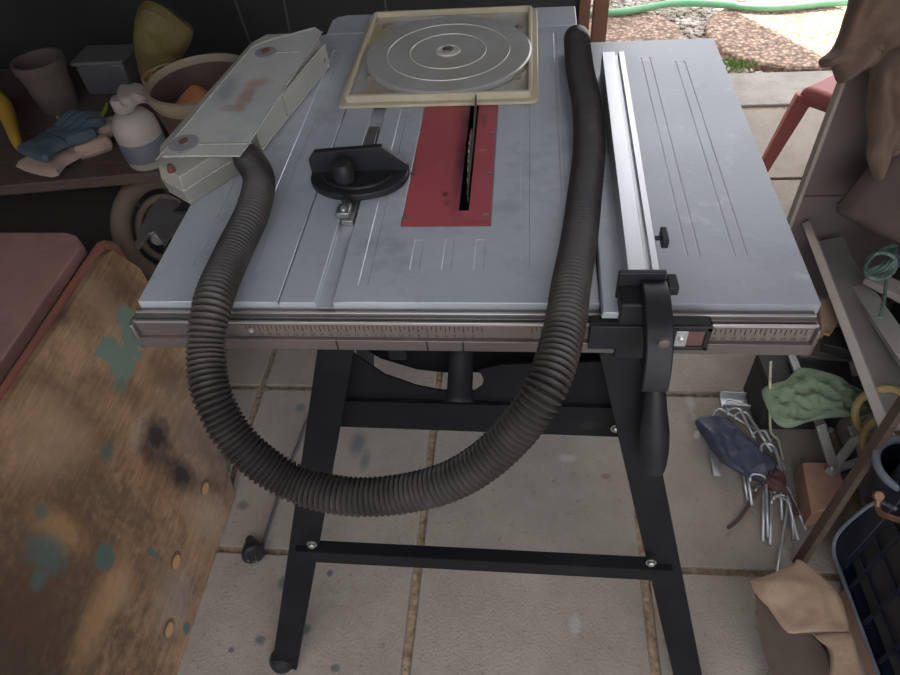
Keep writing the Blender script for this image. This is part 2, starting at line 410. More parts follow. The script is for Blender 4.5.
add_spots(M['paver'], wspots([(358, 443, .02, .035, .5, .6, (.07, .09, .12), .7), (365, 460, .012, .03, .5, .6, (.07, .10, .12), .6), (300, 407, .014, .014, .4, .5, (.08, .10, .11), .6),
    (260, 640, .012, .010, .4, .6, teal, .8), (283, 583, .012, .014, .4, .6, teal, .7), (330, 573, .007, .007, .3, .6, teal, .8), (306, 629, .010, .010, .4, .6, teal, .7),
    (243, 505, .014, .012, .4, .6, (.10, .095, .09), .7), (335, 668, .010, .008, .3, .5, teal, .7), (231, 650, .007, .006, .3, .5, (.08, .07, .11), .8),
    (568, 458, .022, .010, .4, .8, (.45, .42, .38), .5), (690, 400, .010, .035, .4, .9, (.45, .42, .38), .5), (695, 418, .010, .012, .4, .9, (.45, .42, .38), .5),
    (575, 625, .012, .02, .4, .6, (.4, .38, .35), .5), (606, 476, .013, .008, .3, .9, (.20, .10, .06), .7), (655, 590, .01, .09, .5, .9, (.3, .2, .11), .5)]), 'Object')
struct(MB().box((-3.4, -3.4, -.06), (1.9, 2.72, -.012)).build('floor_bed', M['sand']))
struct(MB().box((-.9, 2.72, -.06), (2.2, 3.0, .0)).build('trim_1', M['edging'], bevel=.006))
struct(MB().box((-3.5, 3.0, -.06), (3.6, 9.0, -.03)).build('ground', M['gravel_bed']))

# dark cladding wall behind the saw
WY = 2.25
wall = MB().box((-2.3, WY, 0), (.17, WY + .05, 2.45))
struct(wall.build('wall_back', M['wallboard']))
seam = MB()
for px, px2 in ((235, 250), (284, 292), (385, 392)):
    a = at(px, 0, y=WY - .004); b = at(px2, 42, y=WY - .004); d = (b - a)
    seam.beam(a - d * 3.5, b + d * 2.2, .006, .008, up=(0, 1, 0))
struct(seam.build('trim_2', M['seam']))
struct(MB().box((.165, 2.20, 0), (.20, 2.30, 2.45)).box((.215, 2.25, 0), (.262, 2.30, 2.45)).build('trim_3', M['post'], bevel=.003))
struct(MB().box((-2.35, -1.7, 0), (-2.25, WY, 2.45)).build('wall_left', M['wall']))
struct(MB().box((1.75, -1.7, 0), (1.85, 2.4, 2.45)).build('wall_right', M['wall']))
struct(MB().box((-2.4, -.35, 2.45), (1.9, 2.8, 2.5)).build('ceiling', M['roof']))
struct(MB().box((-2.35, -1.7, 0), (-.7, -1.6, 2.45)).build('wall_light_block', M['wall']))  # unseen wall, added to keep front light off the left side
struct(MB().box((-2.24, 1.30, 1.17), (-.72, 2.24, 1.20)).build('shade_shelf', M['shelfwood']))  # unseen shelf, added to shade the clutter at the left rear
struct(MB().box((-5.5, 4.95, -.05), (.26, 5.1, 5.4)).build('wall_sun_block', M['sun_block']))  # unseen wall, added and sized to block the sun from the left

# gravel, stepping stones, garden hose
stones = [((.40, 3.375), .36, 'pinkish round stepping stone beyond the rear edge of the saw table'), ((1.25, 3.38), .375, 'brown round stepping stone half in sunlight beside the brown jacket')]
for (cx, cy), r, lab in stones:
    s = MB().lathe([(r - .02, -.04), (r, -.03), (r, .004), (r - .008, .012), (r - .02, .014), (.0, .014)], (cx, cy, 0), n=72)
    tag(s.build('stepping_stone', M['stone']), lab, 'stepping stone', 'round aggregate stepping stones')
gr = MB(); rg = random.Random(7)
base_bm = bmesh.new(); bmesh.ops.create_icosphere(base_bm, subdivisions=1, radius=1); bv = [v.co.copy() for v in base_bm.verts]; bf = [tuple(v.index for v in f.verts) for f in base_bm.faces]; base_bm.free()
for k in range(7500):
    x, y = rg.uniform(.15, 2.1), rg.uniform(3.02, 4.3)
    if any((x - c[0]) ** 2 + (y - c[1]) ** 2 < (r + .008) ** 2 for c, r, _ in stones): continue
    s0 = rg.uniform(.008, .02); sx, sy, sz = s0, s0 * rg.uniform(.6, 1), s0 * rg.uniform(.4, .7); a = rg.uniform(0, PI)
    ca, sa = math.cos(a), math.sin(a)
    gr.add([(x + (p.x * sx * ca - p.y * sy * sa), y + (p.x * sx * sa + p.y * sy * ca), -.024 + rg.uniform(0, .0) + p.z * sz) for p in bv], bf)
g = gr.build('gravel', M['pebble'], smooth=60); g['kind'] = 'stuff'; tag(g, 'loose pale pink and grey pebbles around the stepping stones', 'gravel')
wd = MB()
for k in range(150):
    p = at(rg.gauss(733, 9), rg.gauss(66, 2.5), z=0); h = rg.uniform(.01, .03); a = rg.uniform(0, 6.28)
    d = V((math.cos(a), math.sin(a), 0)) * .006
    wd.add([p - d, p + d, p + V((rg.uniform(-.01, .01), rg.uniform(-.01, .01), h))], [(0, 1, 2)])
w = wd.build('weed', M['moss'], smooth=0); w['kind'] = 'stuff'; tag(w, 'small green weeds sprouting along the concrete edging', 'weed')
hp = [at(px, py, z=.034) for px, py in ((560, 17), (590, 13), (620, 12), (645, 8), (668, 4), (690, 3), (725, 5), (760, 8), (790, 7), (820, 4), (848, 2))]
gh = empty('garden_hose', hp[0], 'green garden hose lying across the gravel', 'hose')
MB().tube(catmull(hp, 8), .017, 14).build('hose_tube', M['hosegreen'], gh)
MB().tube([hp[-1], hp[-1] + V((.03, 0, .0)), hp[-1] + V((.035, 0, 0)), hp[-1] + V((.16, -.01, 0))], [.02, .02, .026, .024], 16).build('hose_connector', M['card'], gh)

# ================================================================== TABLE SAW
T = .87
saw = empty('table_saw', (-.08, 1.05, 0), 'grey table saw with red insert plate on black folding stand', 'table saw')
FY = .664
rec = [(-.292, -.266, FY - .01, 1.54, .010), (-.192, -.050, .832, 1.36, .0025), (-.13, -.07, .87, 1.30, None),
       (-.347, -.3445, FY - .01, 1.54, .006)]
for a, b, c, d in ((-.236, -.222, .70, 1.26), (-.165, -.151, .732, .80), (-.118, -.104, .732, .80), (-.071, -.057, .732, .80), (-.005, .009, .73, 1.30), (-.50, -.478, .74, 1.3), (-.42, -.40, .73, 1.45), (.060, .066, .67, 1.5)):
    rec.append((a, b, c, d, .0012))
MB().relief(-.557, .1035, FY, 1.532, T, .028, rec).build('main_top', M['table'], saw, bevel=.0009, seg=1)
MB().prism([(-.455, 1.536, T - .028), (.113, 1.536, T - .028), (.113, 1.636, T - .028), (-.425, 1.636, T - .028), (-.445, 1.628, T - .028), (-.455, 1.61, T - .028)], (0, 0, .028)).build('rear_top', M['table'], saw, bevel=.002)
rec = [(.231, .234, .76, 1.37, .0008), (.248, .251, .76, 1.37, .0008), (.296, .299, .76, 1.35, .0008), (.313, .316, .76, 1.35, .0008), (.130, .137, .70, 1.4, .0012)]
MB().relief(.1065, .388, FY, 1.446, T, .025, rec).build('extension_top', M['table_ext'], saw, bevel=.0012, seg=1)
# throat plate
ins = MB().relief(-.1905, -.0515, .8335, 1.358, T - .0004, .0018, [(-.1030, -.0865, .872, 1.25, None)]).build('insert_plate', M['insert'], saw)
for px, py in ((405, 217), (413, 173), (422, 133), (486, 215), (490, 173), (493, 133)):
    p = at(px, py, z=T)
    MB().lathe([(.0044, 0), (.0044, .0009), (.0018, .0011), (.0001, .0005)], (p.x, p.y, T - .0004), n=14).build('screw', M['steel'], ins)
io = ins.location + saw.location
def isp(px, py): q = at(px, py, z=T) - io; return q.x, q.y
add_spots(M['insert'], [(*isp(462, 165), .010, .10, .8, .5, (.05, .02, .022), .75), (*isp(468, 120), .014, .05, .8, .5, (.07, .03, .03), .7), (*isp(445, 194), .005, .006, .3, .6, (.05, .02, .02), .8), (*isp(447, 202), .006, .010, .5, .8, (.10, .03, .03), .6),
    (*isp(484, 120), .006, .02, .5, .8, (.15, .05, .05), .6), (*isp(482, 150), .008, .006, .4, .5, (.5, .22, .22), .5), (*isp(478, 222), .03, .004, .6, .6, (.2, .05, .05), .5)], 'Object')
# blade and riving knife
def gear(cx, cy, cz, r, n, t):
    P = []
    for i in range(n):
        a = 2 * PI * i / n
        for da, rr in ((0, r), (.35, r * .985), (.5, r * .955), (.8, r * .965)):
            q = a + da * 2 * PI / n; P.append((cx - t / 2, cy + rr * math.cos(q), cz + rr * math.sin(q)))
    return P
MB().prism(gear(-.0945, 1.045, .772, .120, 36, .0026), (.0026, 0, 0)).build('saw_blade', M['blade'], saw, smooth=0)
kp = [(1.12, .78), (1.16, .85), (1.195, .86), (1.20, .884), (1.193, .894), (1.175, .895), (1.15, .887), (1.10, .878), (.96, .878), (.94, .872), (.94, .86), (1.08, .86)]
MB().prism([(-.0925, a, b) for a, b in kp], (.0022, 0, 0)).build('riving_knife', M['blade'], saw)
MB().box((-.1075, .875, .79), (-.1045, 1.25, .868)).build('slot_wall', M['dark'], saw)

# front rail
RX0, RX1 = at(131, 330, z=.85).x, at(820, 335, z=.85).x
rail = MB().box((RX0, .645, .815), (RX1, .6632, .858)).box((RX0, .636, .812), (RX1, .645, .853)).box((RX0, .629, .808), (RX1, .636, .8285))
rl = rail.build('front_rail', M['rail'], saw, bevel=.001)
MB().box((RX0, .652, .858), (RX1, .6555, .8605)).box((RX0, .6365, .853), (RX1, .6400, .8575)).build('rail_lip', M['rail_lip'], rl, bevel=.0006)
MB().box((RX0 - .004, .627, .807), (RX0 + .004, .650, .857)).build('end_cap', M['bracket'], rl, bevel=.003)
MB().box((RX1 - .004, .628, .8075), (RX1 + .002, .650, .856)).build('end_cap', M['rail'], rl, bevel=.003)
SY = .6353
sc = MB().box((at(238, 330, y=SY).x, SY, .8295), (RX1 - .006, SY + .001, .8525)).build('scale_strip', M['scale'], rl)
TXT = bpy.data.materials
def text_mesh(txt, size):
    cu = bpy.data.curves.new('t', 'FONT'); cu.body = txt; cu.size = size; cu.align_x = 'CENTER'
    o = bpy.data.objects.new('t', cu); COL.objects.link(o); bpy.context.view_layer.update()
    me = o.to_mesh(); r = ([v.co.copy() for v in me.vertices], [tuple(p.vertices) for p in me.polygons])
    o.to_mesh_clear(); bpy.data.objects.remove(o); bpy.data.curves.remove(cu); return r
def put_text(mb, txt, size, org, ux, uy):
    vs, fs = text_mesh(txt, size); mb.add([V(org) + V(ux) * v.x + V(uy) * v.y for v in vs], fs)
for xa, xb, sg in ((at(482, 330, y=SY).x, at(246, 330, y=SY).x, -1), (at(532, 330, y=SY).x, RX1 - .012, 1)):
    ink = MB()
    for k in range(0, 90):
        x = xa + sg * k * .00635
        if (x - xb) * sg > 0: break
        long = k % 2 == 0
        ink.box((x - .0006, SY - .0004, .8405 if long else .845), (x + .0006, SY, .852))
        if long: put_text(ink, str(k // 2 + 1), .0075, (x, SY - .0005, .8315), (1, 0, 0), (0, 0, 1))
    ink.build('scale_marking', M['ink'], sc, smooth=0)
b = at(249, 325, y=SY)
MB().lathe([(.004, 0), (.004, .003), (.002, .004)], (b.x, SY, .842), axis=(0, -1, 0), n=14).build('screw', M['rail_lip'], rl)
for px in (337, 427, 463):
    x = at(px, 343, y=.63).x; MB().box((x - .0012, .6283, .809), (x + .0012, .6295, .828)).build('rail_notch', M['ink'], rl)
# rear rail
MB().box((-.55, 1.46, .80), (.38, 1.49, .84)).build('rear_rail', M['rail'], saw, bevel=.002)

# saw body below the table
hl_ = [(352, 340), (359, 346), (380, 359), (417, 370), (443, 373), (478, 373), (500, 384), (560, 388), (640, 388), (650, 340)]
HP = [at(px, py, y=.70) for px, py in hl_]
zb0 = min(p.z for p in HP)
HP = [V((p.x, .70, p.z)) for p in HP[1:-1]]; HP = [V((HP[0].x - .01, .70, .842))] + HP + [V((HP[-1].x, .70, .842))]
bx = MB().prism(HP, (0, .012, 0)).box((HP[0].x, .712, .742), (HP[-1].x, 1.38, .842)).box((-.02, .712, HP[5].z), (HP[-1].x, 1.30, .75))
bx.build('saw_housing', M['black'], saw, bevel=.002)
# dust port / crank boss pointing forward and down
c0 = at(462, 345, y=.70); c1 = at(459, 402, y=.630)
bs = MB().lathe([(.0001, -.09), (.019, -.09), (.020, -.014), (.0235, -.008), (.0235, 0), (.017, 0), (.017, -.04), (.0001, -.05)], c1, axis=(c1 - c0), n=28)
bs.build('crank_boss', M['plastic'], saw)

# stand: splayed angle-steel legs
LFt, LFb = V((-.298, .650, .805)), V((-.527, .425, .012))
RFt, RFb = V((.160, .645, .805)), V((.372, .420, .012))
def leg(t, b, sx, sy):
    m = MB(); n = (b - t).normalized()
    d1 = V((sx, 0, 0)); d1 = (d1 - n * d1.dot(n)).normalized(); d2 = n.cross(d1); d2 = d2 if d2.y * sy > 0 else -d2
    m.angle(t, b, .054, .003, d1, d2)
    L = m.build('leg', M['black'], saw, bevel=.001, seg=1)
    c = b + d1 * .020 + d2 * .016
    MB().lathe([(.026, -.012), (.028, -.006), (.028, .010), (.022, .022), (.012, .026)], c, n=20).build('foot', M['plastic'], L)
    return L
leg(LFt, LFb, 1, 1); leg(RFt, RFb, -1, 1)
RLt, RLb = V((-.298, 1.35, .805)), V((-.527, 1.60, .012)); RRt, RRb = V((.160, 1.35, .805)), V((.372, 1.60, .012))
leg(RLt, RLb, 1, -1); leg(RRt, RRb, -1, -1)
def lp(t, b, z): k = (t.z - z) / (t.z - b.z); return t.lerp(b, k)
p, q = lp(LFt, LFb, .355) + V((.02, -.003, 0)), lp(RFt, RFb, .355) + V((-.02, -.003, 0))
m = MB().beam(p, q, .004, .042).beam(p + V((0, .010, .021)), q + V((0, .010, .021)), .022, .003)
m.build('stretcher', M['black'], saw)
# apron: upper cross plate with a dipped top edge
AY = .655
ap = [at(px, py, y=AY) for px, py in ((322, 426), (318, 345), (345, 347), (361, 359), (385, 375), (417, 386), (443, 391), (474, 392), (482, 386), (484, 380), (479, 370), (500, 365), (600, 362), (640, 360), (646, 438))]
MB().prism(ap, (0, .003, 0)).build('apron', M['black'], saw, smooth=0)
e0, e1 = at(343, 427, y=AY), at(646, 438, y=AY)
MB().beam(at(330, 400, y=AY - .004), at(636, 408, y=AY - .004), .008, .006).build('apron_rib', M['black'], saw)
for px, py in ((336, 416), (616, 428), (312, 544), (651, 562), (323, 387)):
    p = at(px, py, y=AY - .002 if py < 500 else .515)
    MB().lathe([(.009, 0), (.009, .002), (.0065, .002), (.006, .006), (.003, .008)], p, axis=(0, -1, .15), n=16).build('bolt', M['steel'], saw)
# apron side plates
for x in (-.318, .158):
    MB().box((x, .66, .68), (x + .004, 1.37, .74)).build('side_plate', M['black'], saw)
# wing support struts
MB().beam((-.33, .75, .74), (-.50, .75, .845), .02, .004).build('wing_strut', M['dark'], saw)
c = at(368, 345, y=.74); MB().beam(c + V((0, .0, .03)), c + V((-.01, -.01, -.045)), .03, .004, up=(0, 1, 0)).build('hinge_tab', M['galv'], saw)
c = at(398, 345, y=.70); MB().beam(c + V((0, 0, .05)), c + V((-.002, 0, -.025)), .030, .022, up=(0, 1, 0)).build('clamp_block', M['plastic'], saw, bevel=.004)
# left trunnion bracket beneath the wing
bp = [at(px, py, z=.80) for px, py in ((178, 202), (186, 215), (165, 247), (160, 240), (156, 234), (150, 236), (139, 251), (136, 246), (150, 212), (160, 200))]
MB().prism(bp, (0, 0, .006)).build('side_bracket', M['bracket'], saw, bevel=.001)
c = at(158, 238, z=.79); MB().lathe([(.012, -.01), (.012, .006), (.008, .01)], c, axis=(.1, -1, .1), n=16).build('knob', M['bracket'], saw)
MB().beam(at(180, 205, z=.80), at(215, 205, z=.835), .05, .006).build('wing_strut', M['dark'], saw)

# handle hanging in front of right leg
c = at(655, 384, y=.60); c2 = at(654, 472, y=.555)
ax = (c2 - c); L_ = ax.length
MB().lathe([(.006, -.02), (.007, 0), (.012, .003), (.0155, L_ * .12), (.0175, L_ * .3), (.021, L_ * .5), (.021, L_ * .7), (.018, L_ * .9), (.0145, L_ * .98), (.011, L_)], c, axis=ax, n=24).build('crank_handle', M['plastic'], saw)
MB().tube([c - ax.normalized() * .02, c + V((0, .06, .03)), (.15, .70, .74)], .006, 10).build('crank_arm', M['steel'], saw)
for px, py, r in ((632, 396, .007), (634, 405, .009), (630, 413, .006)):
    p = at(px, py, y=.63); MB().lathe([(r, -.008), (r, .006), (r * .6, .009)], p, axis=(.2, -1, .3), n=6).build('lock_nut', M['galv'], saw)

# ================================================================== RIP FENCE
fence = empty('rip_fence', (.17, 1.05, T), 'silver aluminium rip fence with black clamp head on the saw table', 'rip fence')
zf = .925
A, B_, C_, D_ = at(628, 270, z=zf), at(660, 270, z=zf), at(624, 51, z=zf), at(602, 52, z=zf)
# fence runs along the table: real straight extrusion
fx0, fx1 = (A.x + D_.x) / 2, (B_.x + C_.x) / 2
fy0, fy1 = A.y, D_.y
W = fx1 - fx0
def fenceprof(y): 
    x = fx0
    P = [(0, -.054), (W, -.054), (W, .0), (W - .010, 0), (W - .010, -.007), (W - .017, -.007), (W - .017, 0), (0, 0)]
    return [V((x + a, y, zf + b)) for a, b in P]
skew = (D_.x - A.x)
m = MB(); P = fenceprof(fy0)
for p in P: p.x += A.x - fx0
m.prism(P, (D_.x - A.x, fy1 - fy0, 0)); fb = m.build('fence_bar', M['alu'], fence, bevel=.0008, seg=1)
# low ledge on the left side
m = MB(); dx = D_.x - A.x
l0, l1 = at(597, 296, z=.878).x, A.x
P = [V((l0 + .004, fy0 - .035, T + .0006)), V((l1 + .001, fy0 - .035, T + .0006)), V((l1 + .001, fy0 - .035, T + .012)), V((l0 + .006, fy0 - .035, T + .012)), V((l0 + .004, fy0 - .035, T + .008))]
m.prism(P, (dx, fy1 - fy0 + .03, 0)); m.build('fence_ledge', M['table'], fence, bevel=.001)
# front end plate + head
m = MB().box((A.x - .012, fy0 - .008, T + .002), (B_.x + .008, fy0, zf + .002)); m.build('end_plate', M['plastic'], fence, bevel=.002)
cy_, cz0, cz1 = .622, .824, .868
hx0, hx1 = at(590, 330, y=cy_).x, at(713, 330, y=cy_).x
wx0, wx1 = at(678, 328, y=cy_).x, at(708, 328, y=cy_).x
m = MB().box((hx0, cy_, cz0), (wx0, cy_ + .006, cz1)).box((wx0, cy_, cz1 - .008), (hx1, cy_ + .006, cz1)).box((wx0, cy_, cz0), (hx1, cy_ + .006, cz0 + .006)).box((wx1, cy_, cz0), (hx1, cy_ + .006, cz1)).box((hx0, cy_ + .006, cz1 - .006), (hx1, cy_ + .022, cz1))
m.build('carriage', M['plastic'], fence, bevel=.0012)
MB().box((wx0 + .016, cy_ + .003, cz0 + .006), (wx1, cy_ + .0055, cz1 - .008)).build('cursor_window', mat('red_cursor', (.10, .05, .045), (.16, .08, .07), .3, scale=30), fence)
MB().box((wx0, cy_ + .001, cz0 + .006), (wx0 + .016, cy_ + .005, cz1 - .008)).build('pointer_plate', M['galv'], fence, bevel=.001)
MB().lathe([(.004, 0), (.004, .003), (.0015, .004)], (wx0 + .008, cy_ + .001, .846), axis=(0, -1, 0), n=12).build('screw', M['rail_lip'], fence)
m = MB().box((A.x - .010, cy_ + .004, .80), (A.x + .045, fy0 - .006, .905)); m.build('clamp_head', M['plastic'], fence, bevel=.003)
# lever arched over the rail
lx0, lx1 = at(652, 300, y=.585).x, at(681, 300, y=.585).x
prof = [(.655, .900), (.66, .916), (.63, .921), (.590, .912), (.566, .892), (.553, .868), (.547, .848), (.545, .832), (.553, .826), (.562, .838), (.570, .855), (.584, .876), (.61, .89)]
MB().prism([(lx0, p.x, p.y) for p in catmull([(a, b, 0) for a, b in prof], 3, True)], (lx1 - lx0, 0, 0)).build('clamp_lever', M['plastic'], fence, bevel=.002)
p = at(664, 343, y=.5525)
MB().lathe([(.0075, 0), (.007, .003), (.003, .0045)], p + V((0, .001, 0)), axis=(0, -1, 0), n=16).build('lever_pin', mat('dull_pin', (.12, .08, .08), None, .5), fence)
# T knobs on the right side
for (px, py, hgt, wv) in ((664, 238, .03, .010), (672, 285, .026, .014)):
    p = at(px, py, z=zf - .018); x0 = B_.x + (p.y - A.y) * dx / (fy1 - fy0)
    k = MB().tube([(x0 - .004, p.y, p.z), (p.x, p.y, p.z)], .0035, 12).build('knob_stem', M['plastic'], fence)
    MB().beam(p + V((0, -hgt / 2, 0)), p + V((0, hgt / 2, 0)), wv, .014, w2=wv * .9, h2=.018).box(tuple(p + V((-wv / 2, -.004, -.005))), tuple(p + V((wv / 2, .004, .005)))).build('knob', M['plastic'], k, bevel=.002)

# ================================================================== MITRE GAUGE
mg = empty('mitre_gauge', (-.29, .98, T), 'black mitre gauge with round knob sitting in the left table slot', 'mitre gauge')
MB().box((-.289, .846, T - .009), (-.270, 1.13, T + .0005)).build('guide_bar', M['steel'], mg, bevel=.0008)
q0 = at(309, 183, z=T + .012); q1 = at(407, 180, z=T + .012)
c = (q0 + q1) / 2; ang = math.atan2(q1.y - q0.y, q1.x - q0.x); R_ = (q1 - q0).length / 2
ux = V((math.cos(ang), math.sin(ang), 0)); uy = V((-math.sin(ang), math.cos(ang), 0))
c = c + uy * .02
hd = [c + ux * (R_ * math.cos(a)) + uy * (.062 * math.sin(a)) for a in [PI + PI * k / 28 for k in range(29)]]
hd = [c + ux * R_ + uy * .018, c - ux * R_ + uy * .018] + hd
zb = V((0, 0, T + .003 - c.z))
MB().prism([p + zb for p in hd], (0, 0, .012)).build('protractor_head', M['plastic'], mg, bevel=.002)
arcp = [c + zb + V((0, 0, .014)) + ux * (R_ * .72 * math.cos(a)) + uy * (.046 * math.sin(a)) for a in [PI * 1.06 + PI * .86 * k / 24 for k in range(25)]]
MB().tube(arcp, .003, 8).build('arc_rib', M['plastic'], mg)
hw = R_ * 1.0
fp = [(-hw, 0), (hw, 0), (hw, .020), (hw * .52, .056), (-hw * .86, .050), (-hw, .036)]
MB().prism([c + zb + uy * .006 + ux * a + V((0, 0, b)) for a, b in fp], uy * .012).build('gauge_fence', M['plastic'], mg, bevel=.0012)
kc = c + zb - uy * .020 + ux * (-.02)
MB().lathe([(.010, .012), (.018, .014), (.019, .030), (.0175, .040), (.014, .046), (.006, .049)], kc, n=24).build('knob', M['plastic'], mg)
pp = at(345, 205, z=T + .012)
MB().box((pp.x - .012, pp.y - .022, T + .001), (pp.x + .010, pp.y + .006, T + .012)).build('pointer_block', M['steel'], mg, bevel=.002)
MB().lathe([(.0045, 0), (.0045, .003), (.002, .0035)], (pp.x - .001, pp.y - .010, T + .012), n=12).build('screw', M['rail_lip'], mg)
MB().prism([(pp.x - .006, pp.y + .004, T + .014), (pp.x + .006, pp.y + .004, T + .014), (pp.x, pp.y + .025, T + .018)], (0, 0, .004)).build('pointer', M['plastic'], mg)

# ================================================================== TURNTABLE PLATE
tt = empty('turntable_plate', (-.167, 1.41, T), 'square clear plastic turntable base with round disc on rear of the saw table', 'turntable')
X0, X1, Y0, Y1 = -.362, .026, 1.195, 1.612
def rrect(x0, x1, y0, y1, r, z, n=5):
    P = []
    for cx, cy, a0 in ((x1 - r, y0 + r, -PI / 2), (x1 - r, y1 - r, 0), (x0 + r, y1 - r, PI / 2), (x0 + r, y0 + r, PI)):
        for k in range(n + 1):
            a = a0 + PI / 2 * k / n; P.append(V((cx + r * math.cos(a), cy + r * math.sin(a), z)))
    return P
MB().prism(rrect(X0, X1, Y0, Y1, .010, T + .0006), (0, 0, .006)).build('base_flange', M['cream'], tt, bevel=.0012)
MB().prism(rrect(X0 + .022, X1 - .022, Y0 + .022, Y1 - .022, .008, T + .0066), (0, 0, .003)).build('base_plate', M['platebase'], tt)
def frame(mb, x0, x1, y0, y1, r, z0, z1, w):
    o = rrect(x0, x1, y0, y1, r, z0); i = rrect(x0 + w, x1 - w, y0 + w, y1 - w, max(r - w, .002), z0); k = len(o)
    vs = o + i + [p + V((0, 0, z1 - z0)) for p in o] + [p + V((0, 0, z1 - z0)) for p in i]
    fs = []
    for a in range(k):
        b = (a + 1) % k
        fs += [(a, b, 2 * k + b, 2 * k + a), (k + b, k + a, 3 * k + a, 3 * k + b), (2 * k + a, 2 * k + b, 3 * k + b, 3 * k + a), (b, a, k + a, k + b)]
    return mb.add(vs, fs)
frame(MB(), X0 + .012, X1 - .012, Y0 + .012, Y1 - .012, .010, T + .006, T + .020, .008).build('raised_rim', M['cream'], tt, bevel=.0012)
dc = at(448, 51, z=T + .022); rD = .172
MB().lathe([(rD - .006, .010), (rD, .012), (rD, .020), (rD - .003, .0225), (.0001, .0225)], (dc.x, dc.y, T), n=96).build('turntable_disc', M['disc'], tt)
for r in (.127, .079):
    MB().ring([(dc.x + r * math.cos(a), dc.y + r * math.sin(a), T + .0228) for a in [2 * PI * k / 72 for k in range(72)]], .0013, 6).build('disc_ring', M['disc_ring'], tt)
MB().lathe([(.026, 0), (.026, .003), (.020, .003), (.020, .001), (.008, .001), (.008, .004), (.0001, .004)], (dc.x, dc.y, T + .0225), n=32).build('hub', M['disc_ring'], tt)
MB().lathe([(.012, 0), (.012, .0045), (.006, .0065)], (dc.x, dc.y, T + .0235), n=6).build('hub_nut', M['steel'], tt)
for px, py in ((370, 77), (387, 27), (520, 26), (516, 77)):
    p = at(px, py, z=T + .012)
    MB().lathe([(.009, 0), (.009, .005), (.006, .007)], (p.x, p.y, T + .0095), n=6).build('corner_nut', M['bucketrim'], tt)

# ================================================================== CLEAR CASE
cs = empty('plastic_case', (-.56, 1.1, T), 'deep clear plastic case overhanging the left edge of the saw table', 'plastic case')
zc = T + .001
def bpts(pl, z): return [at(px, py, z=z) for px, py in pl]
hc = .055
tp = bpts([(157, 170), (171, 155), (230, 148), (243, 166), (190, 193), (168, 190)], zc + hc)
r1, r2 = at(192, 207, z=zc), at(327, 66, z=zc)           # right lower edge on the table
dirr = (r2 - r1).normalized(); nl = V((-dirr.y, dirr.x, 0)); wid = .15; Lc = (r2 - r1).length
def cp(u, v, z): return V((*(r1 + dirr * u + nl * v).xy, z))
outw = [(-.607, .925), (-.628, .985), (-.575, 1.38), (-.55, 1.42), (-.44, 1.42), (-.421, 1.379), (-.493, .985), (-.556, .890)]
cxo = sum(a for a, b in outw) / 8; cyo = sum(b for a, b in outw) / 8
def cp(a, b, z): return V((a, b, z))
outl = outw; m = MB(); hl = hc * .5
for za, zb2, s1, s2 in ((zc, zc + hl, .006, 0), (zc + hl, zc + hl + .002, 0, 0), (zc + hl + .003, zc + hc, .0, .008)):
    k = len(outl)
    def ins_(q, s_): return (cxo + (q[0] - cxo) * (1 - s_ * 5), cyo + (q[1] - cyo) * (1 - s_ * 1.6))

    vs = [cp(*ins_(q, s1), za) for q in outl] + [cp(*ins_(q, s2), zb2) for q in outl]
    m.add(vs, [tuple(reversed(range(k))), tuple(range(k, 2 * k))] + [(i, (i + 1) % k, k + (i + 1) % k, k + i) for i in range(k)])
m.build('case_shell', M['clear'], cs, bevel=.003)
rim = [cp(*q, zc + hl + .0025) for q in outw]
MB().ring([a.lerp(b, t) for a, b in zip(rim, rim[1:] + rim[:1]) for t in (.06, .5, .94)], .0015, 8).build('case_seam', M['caserim'], cs)
p = at(172, 171, z=zc + hc)
MB().lathe([(.007, 0), (.007, .004), (.004, .012), (.0001, .013)], p, n=8).build('bolt', M['rust'], cs)
# upper flat guard
gu = empty('clear_sheet', (-.56, 1.1, T + hc), 'flat clear plastic sheet with two grey washers and faint orange print', 'plastic sheet')
zt = zc + hc + .003
gp = bpts([(162, 155), (165, 152), (246, 56), (256, 47), (272, 41), (316, 29), (322, 33), (247, 148), (240, 157), (213, 157), (163, 158)], zt)
gz = [zt] * len(gp)
gpm = MB().prism(gp, (0, 0, .003)).build('guard_sheet', mat('printed_clear_sheet', (.70, .71, .66), (.58, .59, .56), .28, scale=10, trans=.35, c3=(.52, .56, .60), s3=5, t3=(.5, .7)), gu, bevel=.0008)
lo = gpm.location + gu.location
def gs(px, py): q = at(px, py, z=zt + .003) - lo; return q.x, q.y
add_spots(gpm.data.materials[0], [(*gs(246, 97), .013, .040, .4, .6, (.50, .25, .16), .65), (*gs(258, 83), .024, .018, .4, .6, (.48, .26, .18), .6), (*gs(232, 108), .022, .012, .4, .6, (.46, .24, .17), .55), (*gs(226, 90), .016, .045, .5, .6, (.20, .24, .27), .55)], 'Object')
MB().tube([p + V((0, 0, .003)) for p in catmull(gp[:6], 3)] + [], .0016, 6).build('guard_edge', M['caserim'], gu)
MB().tube([gp[6] + V((0, 0, .003)), gp[7] + V((0, 0, .003))], .0016, 6).build('guard_edge', M['caserim'], gu)
MB().tube([gp[7] + V((0, 0, .003)), gp[8] + V((0, 0, .003)), gp[9] + V((0, 0, .003)), gp[10] + V((0, 0, .003))], .0016, 6).build('guard_edge', M['caserim'], gu)
for px, py, r, qx, qy in ((184, 144, .026, 252, 143), (266, 53, .022, 300, 51)):
    p = at(px, py, z=zt + .004)
    d = MB().lathe([(r, 0), (r, .0025), (.006, .003), (.0001, .003)], p, n=32).build('washer', M['washer'], gu)
    MB().beam(p + V((-.004, -.006, .006)), p + V((.006, .006, .006)), .006, .006).build('bolt', M['rust'], d, bevel=.001)
    e = at(qx, qy, z=zt + .004); MB().beam(p + (e - p).normalized() * r * 1.02, e, .0035, .0012).build('guide_slot', M['caserim'], gu)
